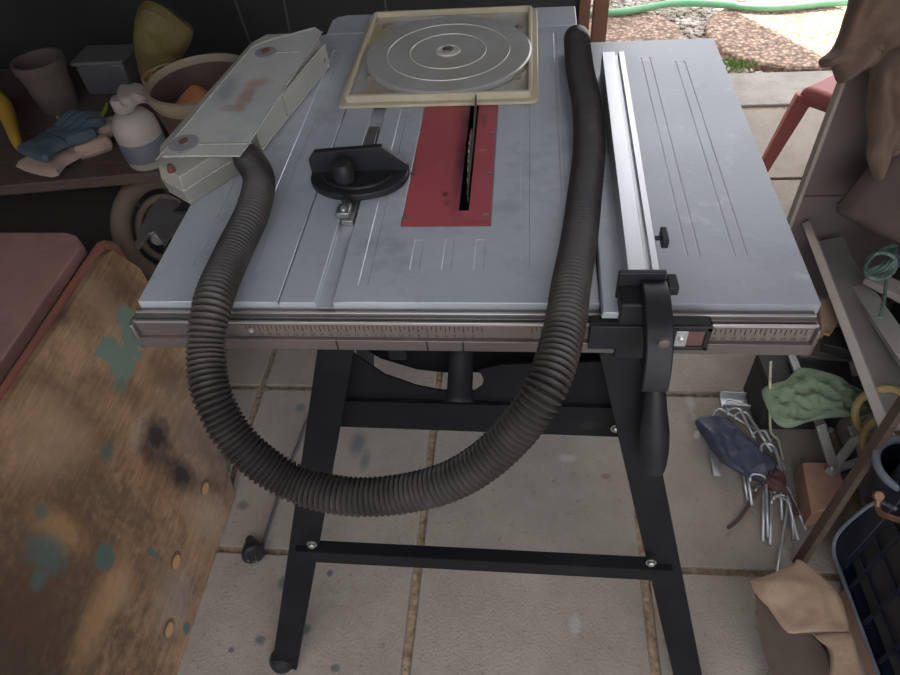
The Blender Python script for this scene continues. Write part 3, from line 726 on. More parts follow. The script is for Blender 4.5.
# thin second clear box behind it
c2 = empty('clear_tray', (-.5, 1.35, T), 'shallow clear plastic tray leaning beside the flat sheet near the turntable', 'plastic tray')
tr = [(250, 158), (329, 66), (327, 44), (322, 40), (300, 78), (262, 130)]
pa = [at(px, py, z=T + .004) for px, py in ((262, 150), (329, 66), (318, 62), (250, 146))]
m = MB(); a, b, c, d = pa
up = V((.0, 0, .046)); inn = V((-.022, .0, .052))
m.add([a, b, b + up, a + up, a + V((-.003, 0, 0)), b + V((-.003, 0, 0)), b + up + V((-.003, 0, 0)), a + up + V((-.003, 0, 0))], [(0, 1, 2, 3), (7, 6, 5, 4), (0, 4, 5, 1), (3, 2, 6, 7), (1, 5, 6, 2), (0, 3, 7, 4)])
m.build('tray_side', M['clear'], c2)
MB().tube([a + up, b + up, b], .0018, 6).tube([a, b], .0018, 6).tube([a.lerp(b, .35), a.lerp(b, .35) + up], .0015, 6).build('tray_edge', M['caserim'], c2)
MB().lathe([(.006, -.004), (.006, .004)], b.lerp(a, .04) + up * .35, axis=(1, -.6, 0), n=12).build('latch', M['offwhite'], c2)

# ================================================================== DUST HOSE
HR = .0235
tz = T + HR + .0035
hpts = []
for px, py, z, y in ((577, 42, tz, None), (580, 70, tz, None), (587, 105, tz, None), (589, 150, tz, None), (584, 200, tz, None), (579, 240, tz, None), (571, 285, tz + .006, None),
                     (563, 335, None, .575), (543, 393, None, .50), (503, 445, None, .465), (455, 479, None, .445), (400, 494, None, .44), (345, 496, None, .44), (290, 481, None, .455),
                     (243, 447, None, .475), (215, 403, None, .51), (206, 355, None, .563), (213, 302, tz + .008, None), (232, 255, tz, None), (252, 213, tz, None), (259, 180, tz, None), (248, 158, tz, None), (236, 146, tz, None)):
    hpts.append(at(px, py, z=z) if z else at(px, py, y=y))
path = catmull(hpts, 24)
# resample evenly
def resample(P, step):
    out = [P[0].copy()]; acc = 0
    for a, b in zip(P, P[1:]):
        l = (b - a).length; t = step - acc
        while t <= l: out.append(a.lerp(b, t / l)); t += step
        acc = (acc + l) % step if l + acc >= step else acc + l
    return out
pitch = .0076
path = resample(path, pitch / 4)
dh = empty('dust_hose', (hpts[3].x, hpts[3].y, T), 'black corrugated dust hose looping over the front of the saw', 'hose')
MB().tube(path, HR, 28, rf=lambda i, t: HR + (.0030, .0014, -.0024, .0014)[i % 4]).build('corrugated_tube', M['hose'], dh, smooth=50)
e = path[0]; d = (path[0] - path[6]).normalized()
MB().lathe([(HR + .001, 0), (HR + .003, .004), (HR + .003, .026), (HR, .030), (HR - .004, .030), (HR - .004, 0)], e - d * .006, axis=d, n=28).build('hose_cuff', M['hose'], dh)

# ================================================================== POWER CORD
pc = empty('power_cord', at(262, 548, z=0), 'grey power cord with three pin plug lying on the pavers', 'power cord')
cpx = [(352, 352), (335, 375), (310, 415), (300, 440), (286, 475), (274, 510), (266, 535), (262, 549)]
cp3 = [at(px, py, z=.006) for px, py in cpx]
MB().tube(catmull(cp3, 6), .0042, 10).build('cord', M['cord'], pc)
p = at(256, 556, z=.002); Rz = Matrix.Translation(p) @ Matrix.Rotation(.3, 4, 'Z')
pl = MB()
pl.lathe([(.009, -.045), (.014, -.03), (.022, -.012), (.027, .002), (.027, .014), (.021, .019), (.008, .020)], p + V((0, 0, .028)), axis=(.45, -.75, .25), n=20)
plug = pl.build('plug', M['plastic'], pc)
for dx_, dy_, a in ((-.008, .003, .5), (.008, .004, -.5), (0, -.008, 0)):
    q = p + V((.006, -.018, .036)) + V((dx_ * 1.2, 0, dy_ * 1.2))
    MB().beam(q, q + V((.008, -.016, .007)), .002, .006).build('pin', M['steel'], plug)

# ================================================================== PLYWOOD + RED BENCH
P00, P01 = V((-.735, .832, .0)), V((-.735, .20, .0))
P10 = at(110, 250, z=.63); P11 = at(0, 410, z=.63); dd = (P11 - P10); P11 = P10 + dd.normalized() * .90
P10z = P10.copy()
U = (P01 - P00).normalized(); Wv = (P10 - P00); Wv = (Wv - U * Wv.dot(U)); nW = Wv.normalized(); NN = U.cross(nW).normalized()
if NN.x < 0: NN = -NN
# one flat board: keep every corner in the board plane
def onply(px, py):
    d = V(((px - CX) / F, (py - CY) / F, 1)); w = V((d.dot(XA), d.dot(YA), d.dot(ZA))); o = V((0, 0, H))
    t = (P00 - o).dot(NN) / w.dot(NN); return o + w * t
corners = [P00, P00.lerp(P01, .35) + V((.003, 0, 0)), P01, P01 + nW * .70, onply(0, 412), onply(52, 333), onply(104, 256), onply(112, 250), onply(140, 268), onply(186, 345), onply(215, 430)]
corners = [q - NN * ((q - P00).dot(NN)) for q in corners]
m = MB().prism(corners, -NN * .017)
m.uv = lambda q: ((q - P00).dot(U), (q - P00).dot(nW))
pb = m.build('plywood_board', M['ply'], smooth=0)
tag(pb, 'weathered plywood board with paint stains leaning on the red bench', 'plywood board')
def uv(px, py): q = onply(px, py); return (q - P00).dot(U), (q - P00).dot(nW)
gp_ = (.155, .215, .175); tl = (.07, .11, .10); bk = (.02, .018, .017); kn = (.42, .24, .12); dk = (.09, .055, .035); pale = (.36, .29, .22)
add_spots(M['ply'], [(*uv(10, 650), .22, .22, .7, .8, (.035, .022, .015), .9), (*uv(60, 560), .14, .14, .7, .8, (.09, .05, .028), .75), (*uv(120, 500), .03, .16, .6, .9, (.10, .065, .042), .6), (*uv(70, 400), .03, .10, .6, .9, (.11, .07, .04), .6), (*uv(170, 380), .03, .06, .6, .9, (.14, .09, .055), .6), (*uv(160, 570), .04, .05, .6, .9, (.12, .09, .07), .5), (*uv(200, 440), .10, .16, .6, .9, (.17, .13, .105), .6), (*uv(50, 440), .07, .07, .5, .9, (.36, .24, .15), .6),  # first two spots paint the shade over the board's lower left
    (*uv(175, 600), .06, .05, .6, .9, (.27, .22, .19), .6), (*uv(60, 530), .03, .06, .5, .9, (.38, .22, .10), .6), (*uv(100, 610), .10, .03, .5, .9, (.32, .19, .09), .7), (*uv(210, 520), .05, .07, .6, .9, pale, .5), (*uv(100, 300), .04, .10, .6, .9, (.34, .23, .15), .5),
    (*uv(140, 430), .05, .02, .4, .9, pale, .5), (*uv(120, 590), .04, .03, .5, .9, (.36, .24, .13), .6),
    (*uv(122, 362), .040, .036, .15, .35, gp_, 1), (*uv(108, 348), .030, .022, .15, .35, gp_, 1), (*uv(127, 318), .026, .030, .15, .25, gp_, 1), (*uv(130, 338), .022, .030, .15, .25, gp_, 1), (*uv(133, 350), .012, .036, .15, .25, gp_, 1), (*uv(120, 385), .015, .02, .5, .5, gp_, .6), (*uv(100, 352), .012, .014, .1, .2, gp_, 1),
    (*uv(105, 557), .026, .026, .2, .7, tl, .95), (*uv(47, 553), .03, .045, .4, .8, tl, .75), (*uv(39, 580), .022, .015, .3, .8, tl, .6), (*uv(153, 553), .008, .022, .2, .6, tl, .85), (*uv(107, 452), .022, .016, .4, .6, tl, .75), (*uv(41, 512), .013, .015, .4, .6, tl, .7), (*uv(187, 628), .012, .014, .3, .6, tl, .9), (*uv(120, 386), .02, .014, .4, .7, tl, .5),
    (*uv(156, 436), .036, .040, .55, .6, bk, .96), (*uv(181, 474), .030, .045, .55, .6, bk, .96), (*uv(150, 455), .02, .03, .6, .7, bk, .6), (*uv(165, 460), .03, .02, .6, .6, bk, .5)]
    + [q for px, py in ((205, 487), (176, 560), (169, 628)) for q in ((*uv(px, py), .021, .016, .12, .1, dk, .95), (*uv(px + .5, py + 2), .0165, .0115, .12, .1, kn, 1))])

rb = empty('red_bench', (-1.35, .85, 0), 'faded red metal bench with rounded pipe frame at the left', 'bench')
zr = .60
r_a, r_b = at(66, 233, z=zr), at(90, 243, z=zr)
rx = r_b.x + .0; ry1 = r_a.y
e0_ = at(0, 362, z=zr); e1_ = at(82, 243, z=zr)
top = [V((-1.75, ry1 + .01, zr)), at(66, 232, z=zr), at(76, 235, z=zr), e1_, e0_ + (e0_ - e1_).normalized() * .28, V((-1.75, .38, zr))]
MB().prism([p - V((0, 0, .032)) for p in top], (0, 0, .032)).build('bench_top', M['red'], rb, bevel=.004, seg=3)
pdir = (e0_ - e1_).normalized()
off = V((.019, 0, -.032))
lgx, lgy = e1_.x + .030, e1_.y + .050
pip = [e1_ + off + pdir * .72, e1_ + off + pdir * .04, e1_ + V((.022, .022, -.034)), V((lgx, lgy - .006, zr - .05)), V((lgx, lgy, zr - .10)), V((lgx, lgy, .30)), V((lgx, lgy, .0))]
MB().tube(catmull(pip, 6), .0125, 14).build('pipe_frame', M['redpipe'], rb)
for x, y in ((-1.70, ry1 - .03), (-1.70, .42), (e0_.x - .03, .45)):
    MB().tube([(x, y, 0), (x, y, zr - .03)], .014, 12).build('leg', M['redpipe'], rb)

# wheel standing behind the plywood
wp = at(152, 262, z=.02)
WC = at(166, 228, z=.38)
wl = empty('trolley_wheel', (WC.x, WC.y, .0), 'dusty tan wheel standing beside the left edge of the saw table', 'wheel')
axw = V((.92, -.35, .30)).normalized()
WC.z = .38
rw = .135
axu = axw.orthogonal().normalized(); axv = axw.cross(axu)
MB().ring([WC + (axu * math.cos(a) + axv * math.sin(a)) * rw for a in [2 * PI * k / 64 for k in range(64)]], .026, 14).build('tyre', M['tyre'], wl)
MB().ring([WC + (axu * math.cos(a) + axv * math.sin(a)) * (rw - .05) for a in [2 * PI * k / 48 for k in range(48)]], .010, 10).build('rim', M['tyre'], wl)
MB().lathe([(.03, -.03), (.03, .03)], WC, axis=axw, n=20).build('hub', M['tyre'], wl)
sp_ = MB()
for k in range(6):
    a = PI / 3 * k; d = axu * math.cos(a) + axv * math.sin(a); sp_.beam(WC + d * .028, WC + d * (rw - .022), .012, .010, up=axw)
sp_.build('spoke', M['wall'], wl)
wst = MB().beam((WC.x - .01, WC.y + .01, 0), (WC.x - .01, WC.y + .01, WC.z - rw - .015), .06, .06, up=(0, 1, 0))
MB().box((WC.x - .10, WC.y - .08, 0), (WC.x + .10, WC.y + .12, WC.z - rw - .034)).build('wheel_block', M['wallboard'], wl, bevel=.004)

# ================================================================== SHELF WITH CLUTTER
sh = empty('shelf_bench', (-1.5, 1.8, 0), 'low timber shelf along the dark wall at the left rear', 'shelf')
ZS = .60
s0 = at(0, 186, z=ZS); s1 = at(168, 171, z=ZS); dirs = (s1 - s0).normalized()
L0 = s0 - dirs * .7; L1 = s1 + dirs * .16
MB().prism([L0 - V((0, 0, .03)), L1 - V((0, 0, .03)), V((L1.x, 2.0, ZS - .03)), V((L0.x, 2.0, ZS - .03))], (0, 0, .03)).build('shelf_plank', M['shelfwood'], sh, bevel=.003)
for x, y in ((-1.95, 1.42), (-1.95, 1.93), (-.80, 1.93), (-.80, 1.5)):
    MB().box((x - .025, y - .025, 0), (x + .025, y + .025, ZS - .03)).build('leg', M['shelfwood'], sh)
MB().box((-2.2, 1.62, .02), (-.86, 1.64, ZS - .03)).build('shade_board', M['wall'], sh)  # dark sheet standing in for the shade below the shelf
MB().box((-2.0, 1.96, .1), (-.78, 1.99, ZS - .03)).build('back_board', M['wall'], sh)

# bucket
zb_ = ZS
bc = at(199, 79, z=ZS + .24); bk_ = empty('bucket', (bc.x, bc.y, ZS), 'brown open bucket with tan rim and orange inside behind the clear case', 'bucket')
rb_ = .118
MB().lathe([(.001, .0), (.085, .0), (.09, .004), (rb_, .24), (rb_ - .004, .24), (.086, .012), (.001, .012)], (bc.x, bc.y, ZS), n=48).build('bucket_body', M['bucket'], bk_)
MB().lathe([(rb_ - .0075, .20), (rb_ + .001, .215), (rb_ + .005, .226), (rb_ + .005, .242), (rb_ - .003, .244), (rb_ - .005, .236)], (bc.x, bc.y, ZS), n=48, closed=True).build('bucket_rim', M['bucketrim'], bk_)
oc = V((bc.x - .040, bc.y + .01, ZS + .125))
MB().lump([oc + V((.05 * math.cos(a), .068 * math.sin(a), .0)) for a in [2 * PI * k / 10 for k in range(10)]], .075, .085, nrm=(0, 0, 1), amp=.008, freq=20).build('orange_residue', M['orange'], bk_)

# white and blue paint bottle
bo = at(146, 150, z=ZS + .03); bt = empty('plastic_bottle', (bo.x, bo.y, ZS), 'white plastic jug with blue label standing on the shelf by the bucket', 'bottle')
MB().lathe([(.001, 0), (.050, 0), (.053, .005), (.055, .09), (.052, .112), (.040, .130), (.026, .138), (.001, .138)], (bo.x, bo.y, ZS), n=32).build('bottle_body', M['offwhite'], bt)
MB().lathe([(.0545, .02), (.0555, .022), (.0560, .070), (.0553, .072)], (bo.x, bo.y, ZS), n=32, closed=True).build('bottle_label', M['greyblue'], bt)
cc = V((bo.x - .005, bo.y + .0, ZS + .158))
MB().lathe([(.022, -.018), (.026, -.012), (.026, .012), (.022, .016), (.001, .017)], cc, n=24).build('bottle_cap', M['offwhite'], bt)
dm = at(130, 98, z=ZS + .13)
dmk = empty('dust_mask', dm, 'pale dust mask resting against the jug beside the bucket', 'dust mask')
m = MB(); ol = [at(px, py, z=ZS + .17) for px, py in ((119, 96), (124, 88), (134, 88), (141, 86), (152, 90), (157, 98), (154, 105), (142, 103), (132, 108), (122, 106))]
m.lump(ol, .03, .004, nrm=(0, -.5, .85), amp=.003); m.build('mask_shell', M['offwhite'], dmk)
MB().tube(catmull([at(px, py, z=ZS + .18) for px, py in ((135, 92), (143, 100), (152, 106), (158, 110), (170, 116), (192, 118))], 5), .002, 8).build('mask_strap', M['skinpink'], dmk)

# yellow pot with olive bag
yp = at(165, 82, z=ZS + .06); yt = empty('yellow_pot', (yp.x, yp.y, ZS), 'yellow plastic pot with dark contents on the shelf behind the bucket', 'pot')
yb = V((yp.x, max(yp.y, bc.y + .20), ZS))
yb = V((at(168, 74, y=bc.y + .19).x, bc.y + .19, ZS))
yt.location = yb
MB().lathe([(.001, 0), (.042, 0), (.060, .15), (.064, .152), (.064, .16), (.058, .16), (.056, .13), (.001, .13)], yb, n=32).build('pot_body', M['yellow'], yt)
MB().lathe([(.0645, .150), (.067, .152), (.067, .162), (.062, .163)], yb, n=32, closed=True).build('pot_rim', M['offwhite'], yt)
MB().lump([yb + V((.054 * math.cos(a), .054 * math.sin(a), .14)) for a in [2 * PI * k / 8 for k in range(8)]], .03, .003, nrm=(0, 0, 1), amp=.015, freq=40).build('pot_contents', M['wall'], yt)
ob = [at(px, py, y=yb.y + .13) for px, py in ((136, 55), (134, 25), (142, 2), (160, 5), (182, 22), (192, 32), (190, 45), (180, 62), (160, 92), (145, 88))]
ob[8].z = ob[9].z = ZS + .006
zmin = min(p.z for p in ob)
obk = tag(MB().lump(ob, .05, .04, amp=.02, freq=16, seed=3).build('olive_bag', M['olive']), 'crumpled olive yellow bag standing behind the yellow pot', 'bag')

# clear container
cb = at(103, 96, z=ZS + .0); cbx = empty('storage_box', (at(100, 92, y=1.82).x, 1.82, ZS), 'small clear lidded storage box at the back of the shelf', 'storage box')
cl0, cl1 = at(72, 62, y=1.80), at(135, 95, y=1.80)
MB().box((cl0.x, 1.80, ZS + .0), (cl1.x, 1.90, cl0.z - .012)).build('box_body', mat('smoky_box', (.12, .11, .115), (.09, .085, .09), .25, scale=10, trans=.3), cbx, bevel=.006)
MB().box((cl0.x - .006, 1.794, cl0.z - .012), (cl1.x + .006, 1.906, cl0.z)).build('box_lid', mat('smoky_lid', (.16, .15, .15), None, .3, trans=.3), cbx, bevel=.003)

# brown pot behind gloves
bp0 = at(58, 100, y=1.74)
tag(MB().lathe([(.001, 0), (.05, 0), (.066, .12), (.07, .12), (.07, .145), (.062, .145), (.058, .05), (.001, .05)], (bp0.x, 1.74, ZS), n=28).build('plant_pot', M['sack']), 'small brown plant pot on the shelf beside the clear storage box', 'pot')

# gloves
def glove(name, px0, py0, px1, py1, z, m1, m2, label, scale=1, flip=1):
    a, b = at(px0, py0, z=z), at(px1, py1, z=z); d = (b - a).normalized(); L = (b - a).length; n = V((-d.y, d.x, 0)) * flip
    g = empty(name, V((a.x, a.y, ZS)), label, 'glove')
    pal = [a + d * L * u + n * v * L for u, v in ((.36, -.25), (.62, -.26), (.68, -.10), (.68, .16), (.62, .26), (.40, .26), (.33, 0))]
    hb = MB().lump(pal, .017, .008, nrm=(0, 0, 1), amp=.003, freq=30)
    for v, ln in ((-.19, .92), (-.065, 1.04), (.065, 1.02), (.19, .9)):
        p0 = a + d * L * .55 + n * v * L; p1 = a + d * L * .80 + n * v * 1.15 * L + V((0, 0, .012)); p2 = a + d * L * ln + n * v * 1.1 * L + V((0, 0, .0))
        pts = catmull([p0, p1, p2], 5); k = len(pts)
        hb.tube(pts, [.0145 * L / .17 * (1 - .25 * i / k) for i in range(k - 1)] + [.004], 10)
    t0 = a + d * L * .45 + n * -.16 * L; hb.tube(catmull([t0, t0 + d * L * .12 - n * L * .14 + V((0, 0, .006)), t0 + d * L * .27 - n * L * .17], 5), [.015 * L / .17] * 9 + [.010 * L / .17, .004], 10)
    hb.build('glove_hand', m1, g)
    cuf = [a + d * L * u + n * v * L for u, v in ((0, -.27), (.2, -.24), (.42, -.23), (.42, .23), (.2, .24), (0, .27))]
    MB().lump(cuf, .018, .006, nrm=(0, 0, 1), amp=.004, freq=30, sub=3).build('glove_cuff', m2, g)
    return g
glove('work_glove', 34, 172, 108, 122, ZS + .014, M['skinpink'], M['skinpink'], 'pale pinkish work glove lying on the front edge of the shelf')
glove('work_glove', 30, 156, 98, 116, ZS + .045, M['teal'], M['teal'], 'teal fabric work glove lying behind the pale glove')
yg = [at(px, py, z=ZS + .03 + .03 * (150 - py) / 50) for px, py in ((-12, 92), (2, 104), (10, 122), (16, 140), (20, 149))]
yo = tag(MB().tube(catmull(yg, 6), .02, 14, rf=lambda i, t: .030 * (1 - .72 * t) + .0).build('plastic_spout', M['yellow']), 'dirty yellow tapered plastic spout at the left end of the shelf', 'spout')
lm = [at(px, py, z=ZS + .055) for px, py in ((58, 117), (68, 124), (82, 127), (96, 122), (105, 110), (107, 104))]
ls = empty('strap_roll', lm[2], 'lime green strap with blue tag draped over the gloves', 'strap')
MB().tube(catmull(lm, 6), .006, 8).build('strap_band', M['lime'], ls)
q = at(84, 119, z=ZS + .065); MB().box(tuple(q - V((.018, .012, .004))), tuple(q + V((.018, .012, .004)))).build('strap_tag', M['greyblue'], ls, bevel=.003)

# ================================================================== RIGHT SIDE
# stool
zs_ = .43
sc0 = at(803, 86, z=zs_); an = math.radians(38)
e1v = V((math.cos(an), math.sin(an), 0)); e2v = V((math.sin(an), -math.cos(an), 0)) ; S = .29
e2v = V((math.cos(an - 1.45), math.sin(an - 1.45), 0))
st = empty('plastic_stool', (sc0 + (e1v + e2v) * S / 2).xy.to_3d(), 'red plastic stool standing outside beyond the right end of the saw table', 'stool')
cor = [sc0, sc0 + e2v * S, sc0 + (e1v + e2v) * S, sc0 + e1v * S]
cen = sum(cor, V()) / 4
def seat_ring(k, z): return [V((*(cen + (q - cen) * k).xy, z)) for q in cor]
m = MB(); k0, k1, k2 = seat_ring(.93, zs_), seat_ring(1.0, zs_ - .012), seat_ring(1.05, zs_ - .05)
m.add(k0 + k1 + k2, [(0, 1, 2, 3)] + [(a + j, a + 4 + j, a + 4 + (j + 1) % 4, a + (j + 1) % 4) for a in (0, 4) for j in range(4)])
so = m.build('seat', M['stool'], st, bevel=.008, seg=3); sm = so.modifiers.new('s', 'SOLIDIFY'); sm.thickness = .004
for q in cor:
    t = cen + (q - cen) * .93; t.z = zs_ - .03; b = cen + (q - cen) * 1.32; b.z = 0
    MB().beam(t, b, .055, .03, up=(cen - q).cross(V((0, 0, 1))), w2=.03, h2=.024).build('leg', M['stool'], st, bevel=.005)

# upright board
BY = 1.58
c_t = at(848, 68, y=BY)
cb_ = empty('upright_board', (1.1, BY, 0), 'grey brown upright board with pale edge behind the metal channels', 'board')
MB().box((c_t.x + .006, BY, 0), (1.70, BY + .018, c_t.z)).build('board_face', M['panel'], cb_, bevel=.001)
MB().box((c_t.x - .004, BY - .006, 0), (c_t.x + .006, BY + .022, c_t.z + .004)).build('edge_strip', M['paneledge'], cb_, bevel=.0015)
MB().box((c_t.x + .008, BY - .005, .36), (1.70, BY, .372)).build('cross_batten', M['panel'], cb_)

# jackets
def lumpobj(name, pl, y, hf, hb, m_, label, cat, **kw):
    pts = [at(px, py, y=(y(px, py) if callable(y) else y)) for px, py in pl]
    return tag(MB().lump(pts, hf, hb, **kw).build(name, m_), label, cat)
jk = empty('suede_jacket', at(880, 60, y=BY - .06), 'brown suede jacket draped over the top of the grey board', 'jacket')
def jp(pl, dy=0): return [at(px, py, y=BY - .08 - .0008 * (py - 70) - dy) for px, py in pl]
MB().lump(jp([(858, -18), (848, 8), (840, 34), (832, 50), (819, 61), (822, 68), (830, 62), (835, 76), (839, 84), (850, 76), (862, 70), (885, 85), (930, 95), (960, 60), (950, -20), (900, -30)]), .045, .04, amp=.020, freq=11, seed=2, rings=18, ridge=.5, rdir=(1, 0, -.5), rfreq=60).build('jacket_back', M['leather'], jk)
MB().lump(jp([(872, 66), (868, 90), (866, 112), (869, 135), (867, 150), (869, 166), (876, 182), (881, 168), (890, 158), (915, 150), (960, 150), (970, 60), (930, 45), (890, 50)], .03), .04, .03, amp=.022, freq=12, seed=7, rings=18, ridge=.5, rdir=(1, 0, .3), rfreq=80).build('jacket_sleeve', M['leather'], jk)
lumpobj('canvas_sack', [(836, 211), (846, 196), (860, 178), (872, 165), (905, 140), (950, 160), (960, 260), (925, 262), (900, 247), (885, 238), (868, 230), (850, 220)],
        lambda px, py: BY - .13 - .0008 * (py - 150), .05, .05, M['sack'], 'limp dark brown canvas sack hanging below the suede jacket', 'sack', amp=.014, freq=8, seed=5, rings=12)
# dark round bin below
tag(MB().lathe([(.001, 0), (.08, 0), (.09, .24), (.094, .24), (.094, .26), (.085, .265), (.001, .265)], (1.14, 1.45, 0), n=36).build('drum', M['wall']), 'squat dark drum standing below the hanging canvas sack', 'drum')

# metal channels leaning on the board
def channel(name, a, b, w, dep, t, up, mt, label, flip=1):
    a, b = V(a), V(b); d = (b - a).normalized(); side = d.cross(V(up)).normalized(); u = side.cross(d).normalized() * flip
    m = MB(); 
    m.beam(a, b, w, t, up=u)
    for s in (-1, 1): m.beam(a + side * s * (w / 2 - t / 2) - u * dep / 2, b + side * s * (w / 2 - t / 2) - u * dep / 2, t, dep, up=u)
    return tag(m.build(name, mt, bevel=.0006, seg=1), label, 'metal channel')
ca, cb2 = at(806, 222, y=BY - .02), at(886, 432, z=.31)
channel('metal_channel', ca, cb2, .020, .03, .002, (-.6, -.2, .8), mat('dull_white_aluminium', (.62, .58, .53), (.52, .49, .45), .45, .3, scale=14), 'pale narrow metal channel leaning nearest the saw table')
pa2, pb2 = at(826, 240, y=BY - .03), at(903, 430, z=.27)
tag(MB().beam(pa2, pb2, .085, .003, up=(-.3, -.3, .9)).build('steel_sheet', mat('dull_grey_sheet', (.33, .31, .295), (.26, .245, .235), .45, .3, scale=10)), 'dull grey steel strip lying between the two metal channels', 'steel strip')
ca, cb2 = at(837, 250, y=BY - .04), at(935, 395, z=.37)
channel('metal_channel', ca, cb2, .042, .02, .002, (-.3, -.3, .9), mat('dull_grey_aluminium', (.55, .53, .51), (.45, .43, .42), .42, .35, scale=14), 'wide grey metal channel leaning to the right of the steel strip')

# rope coil
rc = at(880, 262, z=.36)
rp = empty('rope_coil', (rc.x, rc.y, .33), 'coiled green and white rope hanging at the right edge', 'rope')
for k in range(5):
    pts = [at(880 + (10 + 2 * k) * math.cos(a) * .9 + (-14 + 3 * k) * math.sin(a), 262 + 13 * math.sin(a) + (k - 2) * 2, z=.36 + .004 * k + .01 * math.sin(a * 2 + k)) for a in [2 * PI * j / 24 for j in range(24)]]
    MB().ring(pts, .0042, 8).build('rope_loop', M['rope'], rp)
MB().tube(catmull([at(px, py, z=.35) for px, py in ((888, 270), (886, 285), (884, 300), (880, 318))], 4), .0042, 8).build('rope_tail', M['rope'], rp)

# cabinet-like dark low box that carries the odds and ends at the right edge
lb = empty('toolbox', (1.05, 1.15, 0), 'dark metal toolbox behind the channels at the right edge', 'toolbox')
MB().box((1.00, 1.02, 0), (1.34, 1.30, .25)).build('toolbox_body', M['dark'], lb, bevel=.006)
MB().box((.995, 1.015, .25), (1.345, 1.305, .29)).build('toolbox_lid', M['dark'], lb, bevel=.006)
p = at(893, 290, z=.30); tag(MB().beam(p + V((-.04, .05, 0)), p + V((.05, -.05, 0)), .05, .02).build('white_offcut', M['offwhite'], bevel=.002), 'pale rectangular offcut lying on the dark toolbox', 'offcut')
p = at(893, 262, z=.31); tag(MB().beam(p + V((.0, .05, .0)), p + V((.05, -.04, .0)), .03, .03).build('blue_tool_handle', M['greyblue'], bevel=.008), 'blue tool handle lying on the toolbox beside the rope', 'tool')

# low dark frame with cardboard / wood next to the rail end
fr = empty('timber_offcut', at(826, 330, z=.2), 'reddish timber offcut block just past the right end of the rail', 'timber')
zq = .26
q = [at(px, py, z=zq) for px, py in ((819, 300), (831, 298), (838, 322), (822, 327))]
MB().prism([p - V((0, 0, .05)) for p in q], (0, 0, .05)).build('block', M['card'], fr, bevel=.002)
q = [at(px, py, z=.22) for px, py in ((822, 328), (846, 326), (856, 352), (824, 344))]
MB().prism([p - V((0, 0, .03)) for p in q], (0, 0, .03)).build('block_base', M['dark'], fr, bevel=.002)
p = at(829, 334, z=.23); MB().lathe([(.006, 0), (.001, .022)], p, axis=(-1, 0, .2), n=12).build('yellow_tip', M['yellow'], fr)
# crate-like dark storage frame under it
df = empty('folding_trolley', (.78, 1.15, 0), 'dark folded trolley frame lying under the green cloth', 'trolley')
dz = .17
f4 = [at(px, py, z=dz) for px, py in ((757, 352), (848, 356), (856, 394), (772, 394))]
MB().prism([p - V((0, 0, .02)) for p in f4], (0, 0, .02)).build('deck', M['dark'], df, bevel=.003)
m = MB().prism([V((p.x + (f4[0] + f4[2]).x * 0, p.y, .02)) for p in f4], (0, 0, dz - .04)); m.build('trolley_shade_box', M['dark'], df, bevel=.003)  # solid dark box standing in for the shadow under the deck
MB().beam(at(790, 353, z=.185), at(800, 378, z=.185), .018, .010).build('hinge_bar', M['galv'], df)
MB().beam(at(800, 356, z=.182), at(868, 360, z=.182), .012, .008).build('side_bar', M['bracket'], df)
MB().beam(at(778, 388, z=.03), at(880, 392, z=.03), .06, .05).build('lower_bar', M['dark'], df)

# green cloth
zg = .195
lumpg = [(762, 391), (772, 384), (786, 380), (797, 369), (806, 368), (820, 371), (838, 376), (850, 384), (866, 392), (882, 400), (880, 412), (858, 416), (830, 418), (808, 422), (790, 428), (777, 424), (768, 410)]
gc = tag(MB().lump([at(px, py, z=zg + .012 - .0008 * (py - 370)) for px, py in lumpg], .016, .006, nrm=(0, -.3, 1), amp=.017, freq=34, seed=4, rings=28, ridge=.18, rdir=(.45, 1, 0), rfreq=170, edge=.2).build('green_cloth', M['greencloth']), 'crumpled sage green cloth thrown over the dark trolley frame', 'cloth')
# aluminium rail lying left of cloth
a, b = at(722, 398, z=.035), at(775, 402, z=.035)
channel('metal_channel', a - V((0, 0, .015)), b + V((.1, 0, -.015)), .045, .016, .002, (0, 0, 1), M['alu'], 'short silver channel lying on the pavers beside the green cloth', flip=-1)
# X frame of folding stool
xf = empty('folding_stool_frame', at(840, 455, z=0), 'pale grey crossed metal folding frame between cloth and crate', 'folding frame')
for (a, b) in (((820, 424), (836, 474)), ((870, 420), (828, 474)), ((852, 424), (866, 462)), ((806, 398), (824, 430))):
    p, q = at(*a, z=.16), at(*b, z=.075)
    MB().beam(p, q, .022, .010, up=(0, -.5, 1)).build('frame_bar', mat('grey_frame', (.30, .29, .27), (.24, .23, .22), .5, .3, scale=20), xf, bevel=.002)
for px, py in ((832, 468), (852, 430), (830, 430)):
    MB().lathe([(.007, 0), (.007, .006), (.003, .009)], at(px, py, z=.12), axis=(0, -.5, .8), n=12).build('rivet', M['steel'], xf)
MB().beam(at(868, 458, z=.085), at(834, 470, z=.075), .015, .012).build('foot_bar', M['galv'], xf)
MB().box(tuple(at(850, 470, z=0) + V((-.03, -.01, 0))), tuple(at(850, 470, z=0) + V((.03, .03, .07)))).build('foot_pad', M['plastic'], xf)
# yellow rope rings
for j, (cx, cy, rx_, ry_, z_, lab) in enumerate(((886, 414, 31, 25, .22, 'yellow cord loop standing above the crate, the larger of two'), (890, 440, 27, 22, .19, 'brownish yellow cord loop partly hidden under the larger loop'))):
    pts = [at(cx + rx_ * math.cos(a), cy + ry_ * math.sin(a), z=z_ - .07 * math.sin(a)) for a in [2 * PI * k / 40 for k in range(40)]]
    tag(MB().ring(pts, .0085, 10).build('cord_loop', M['ropeyel']), lab, 'cord loop', 'yellow cord loops')
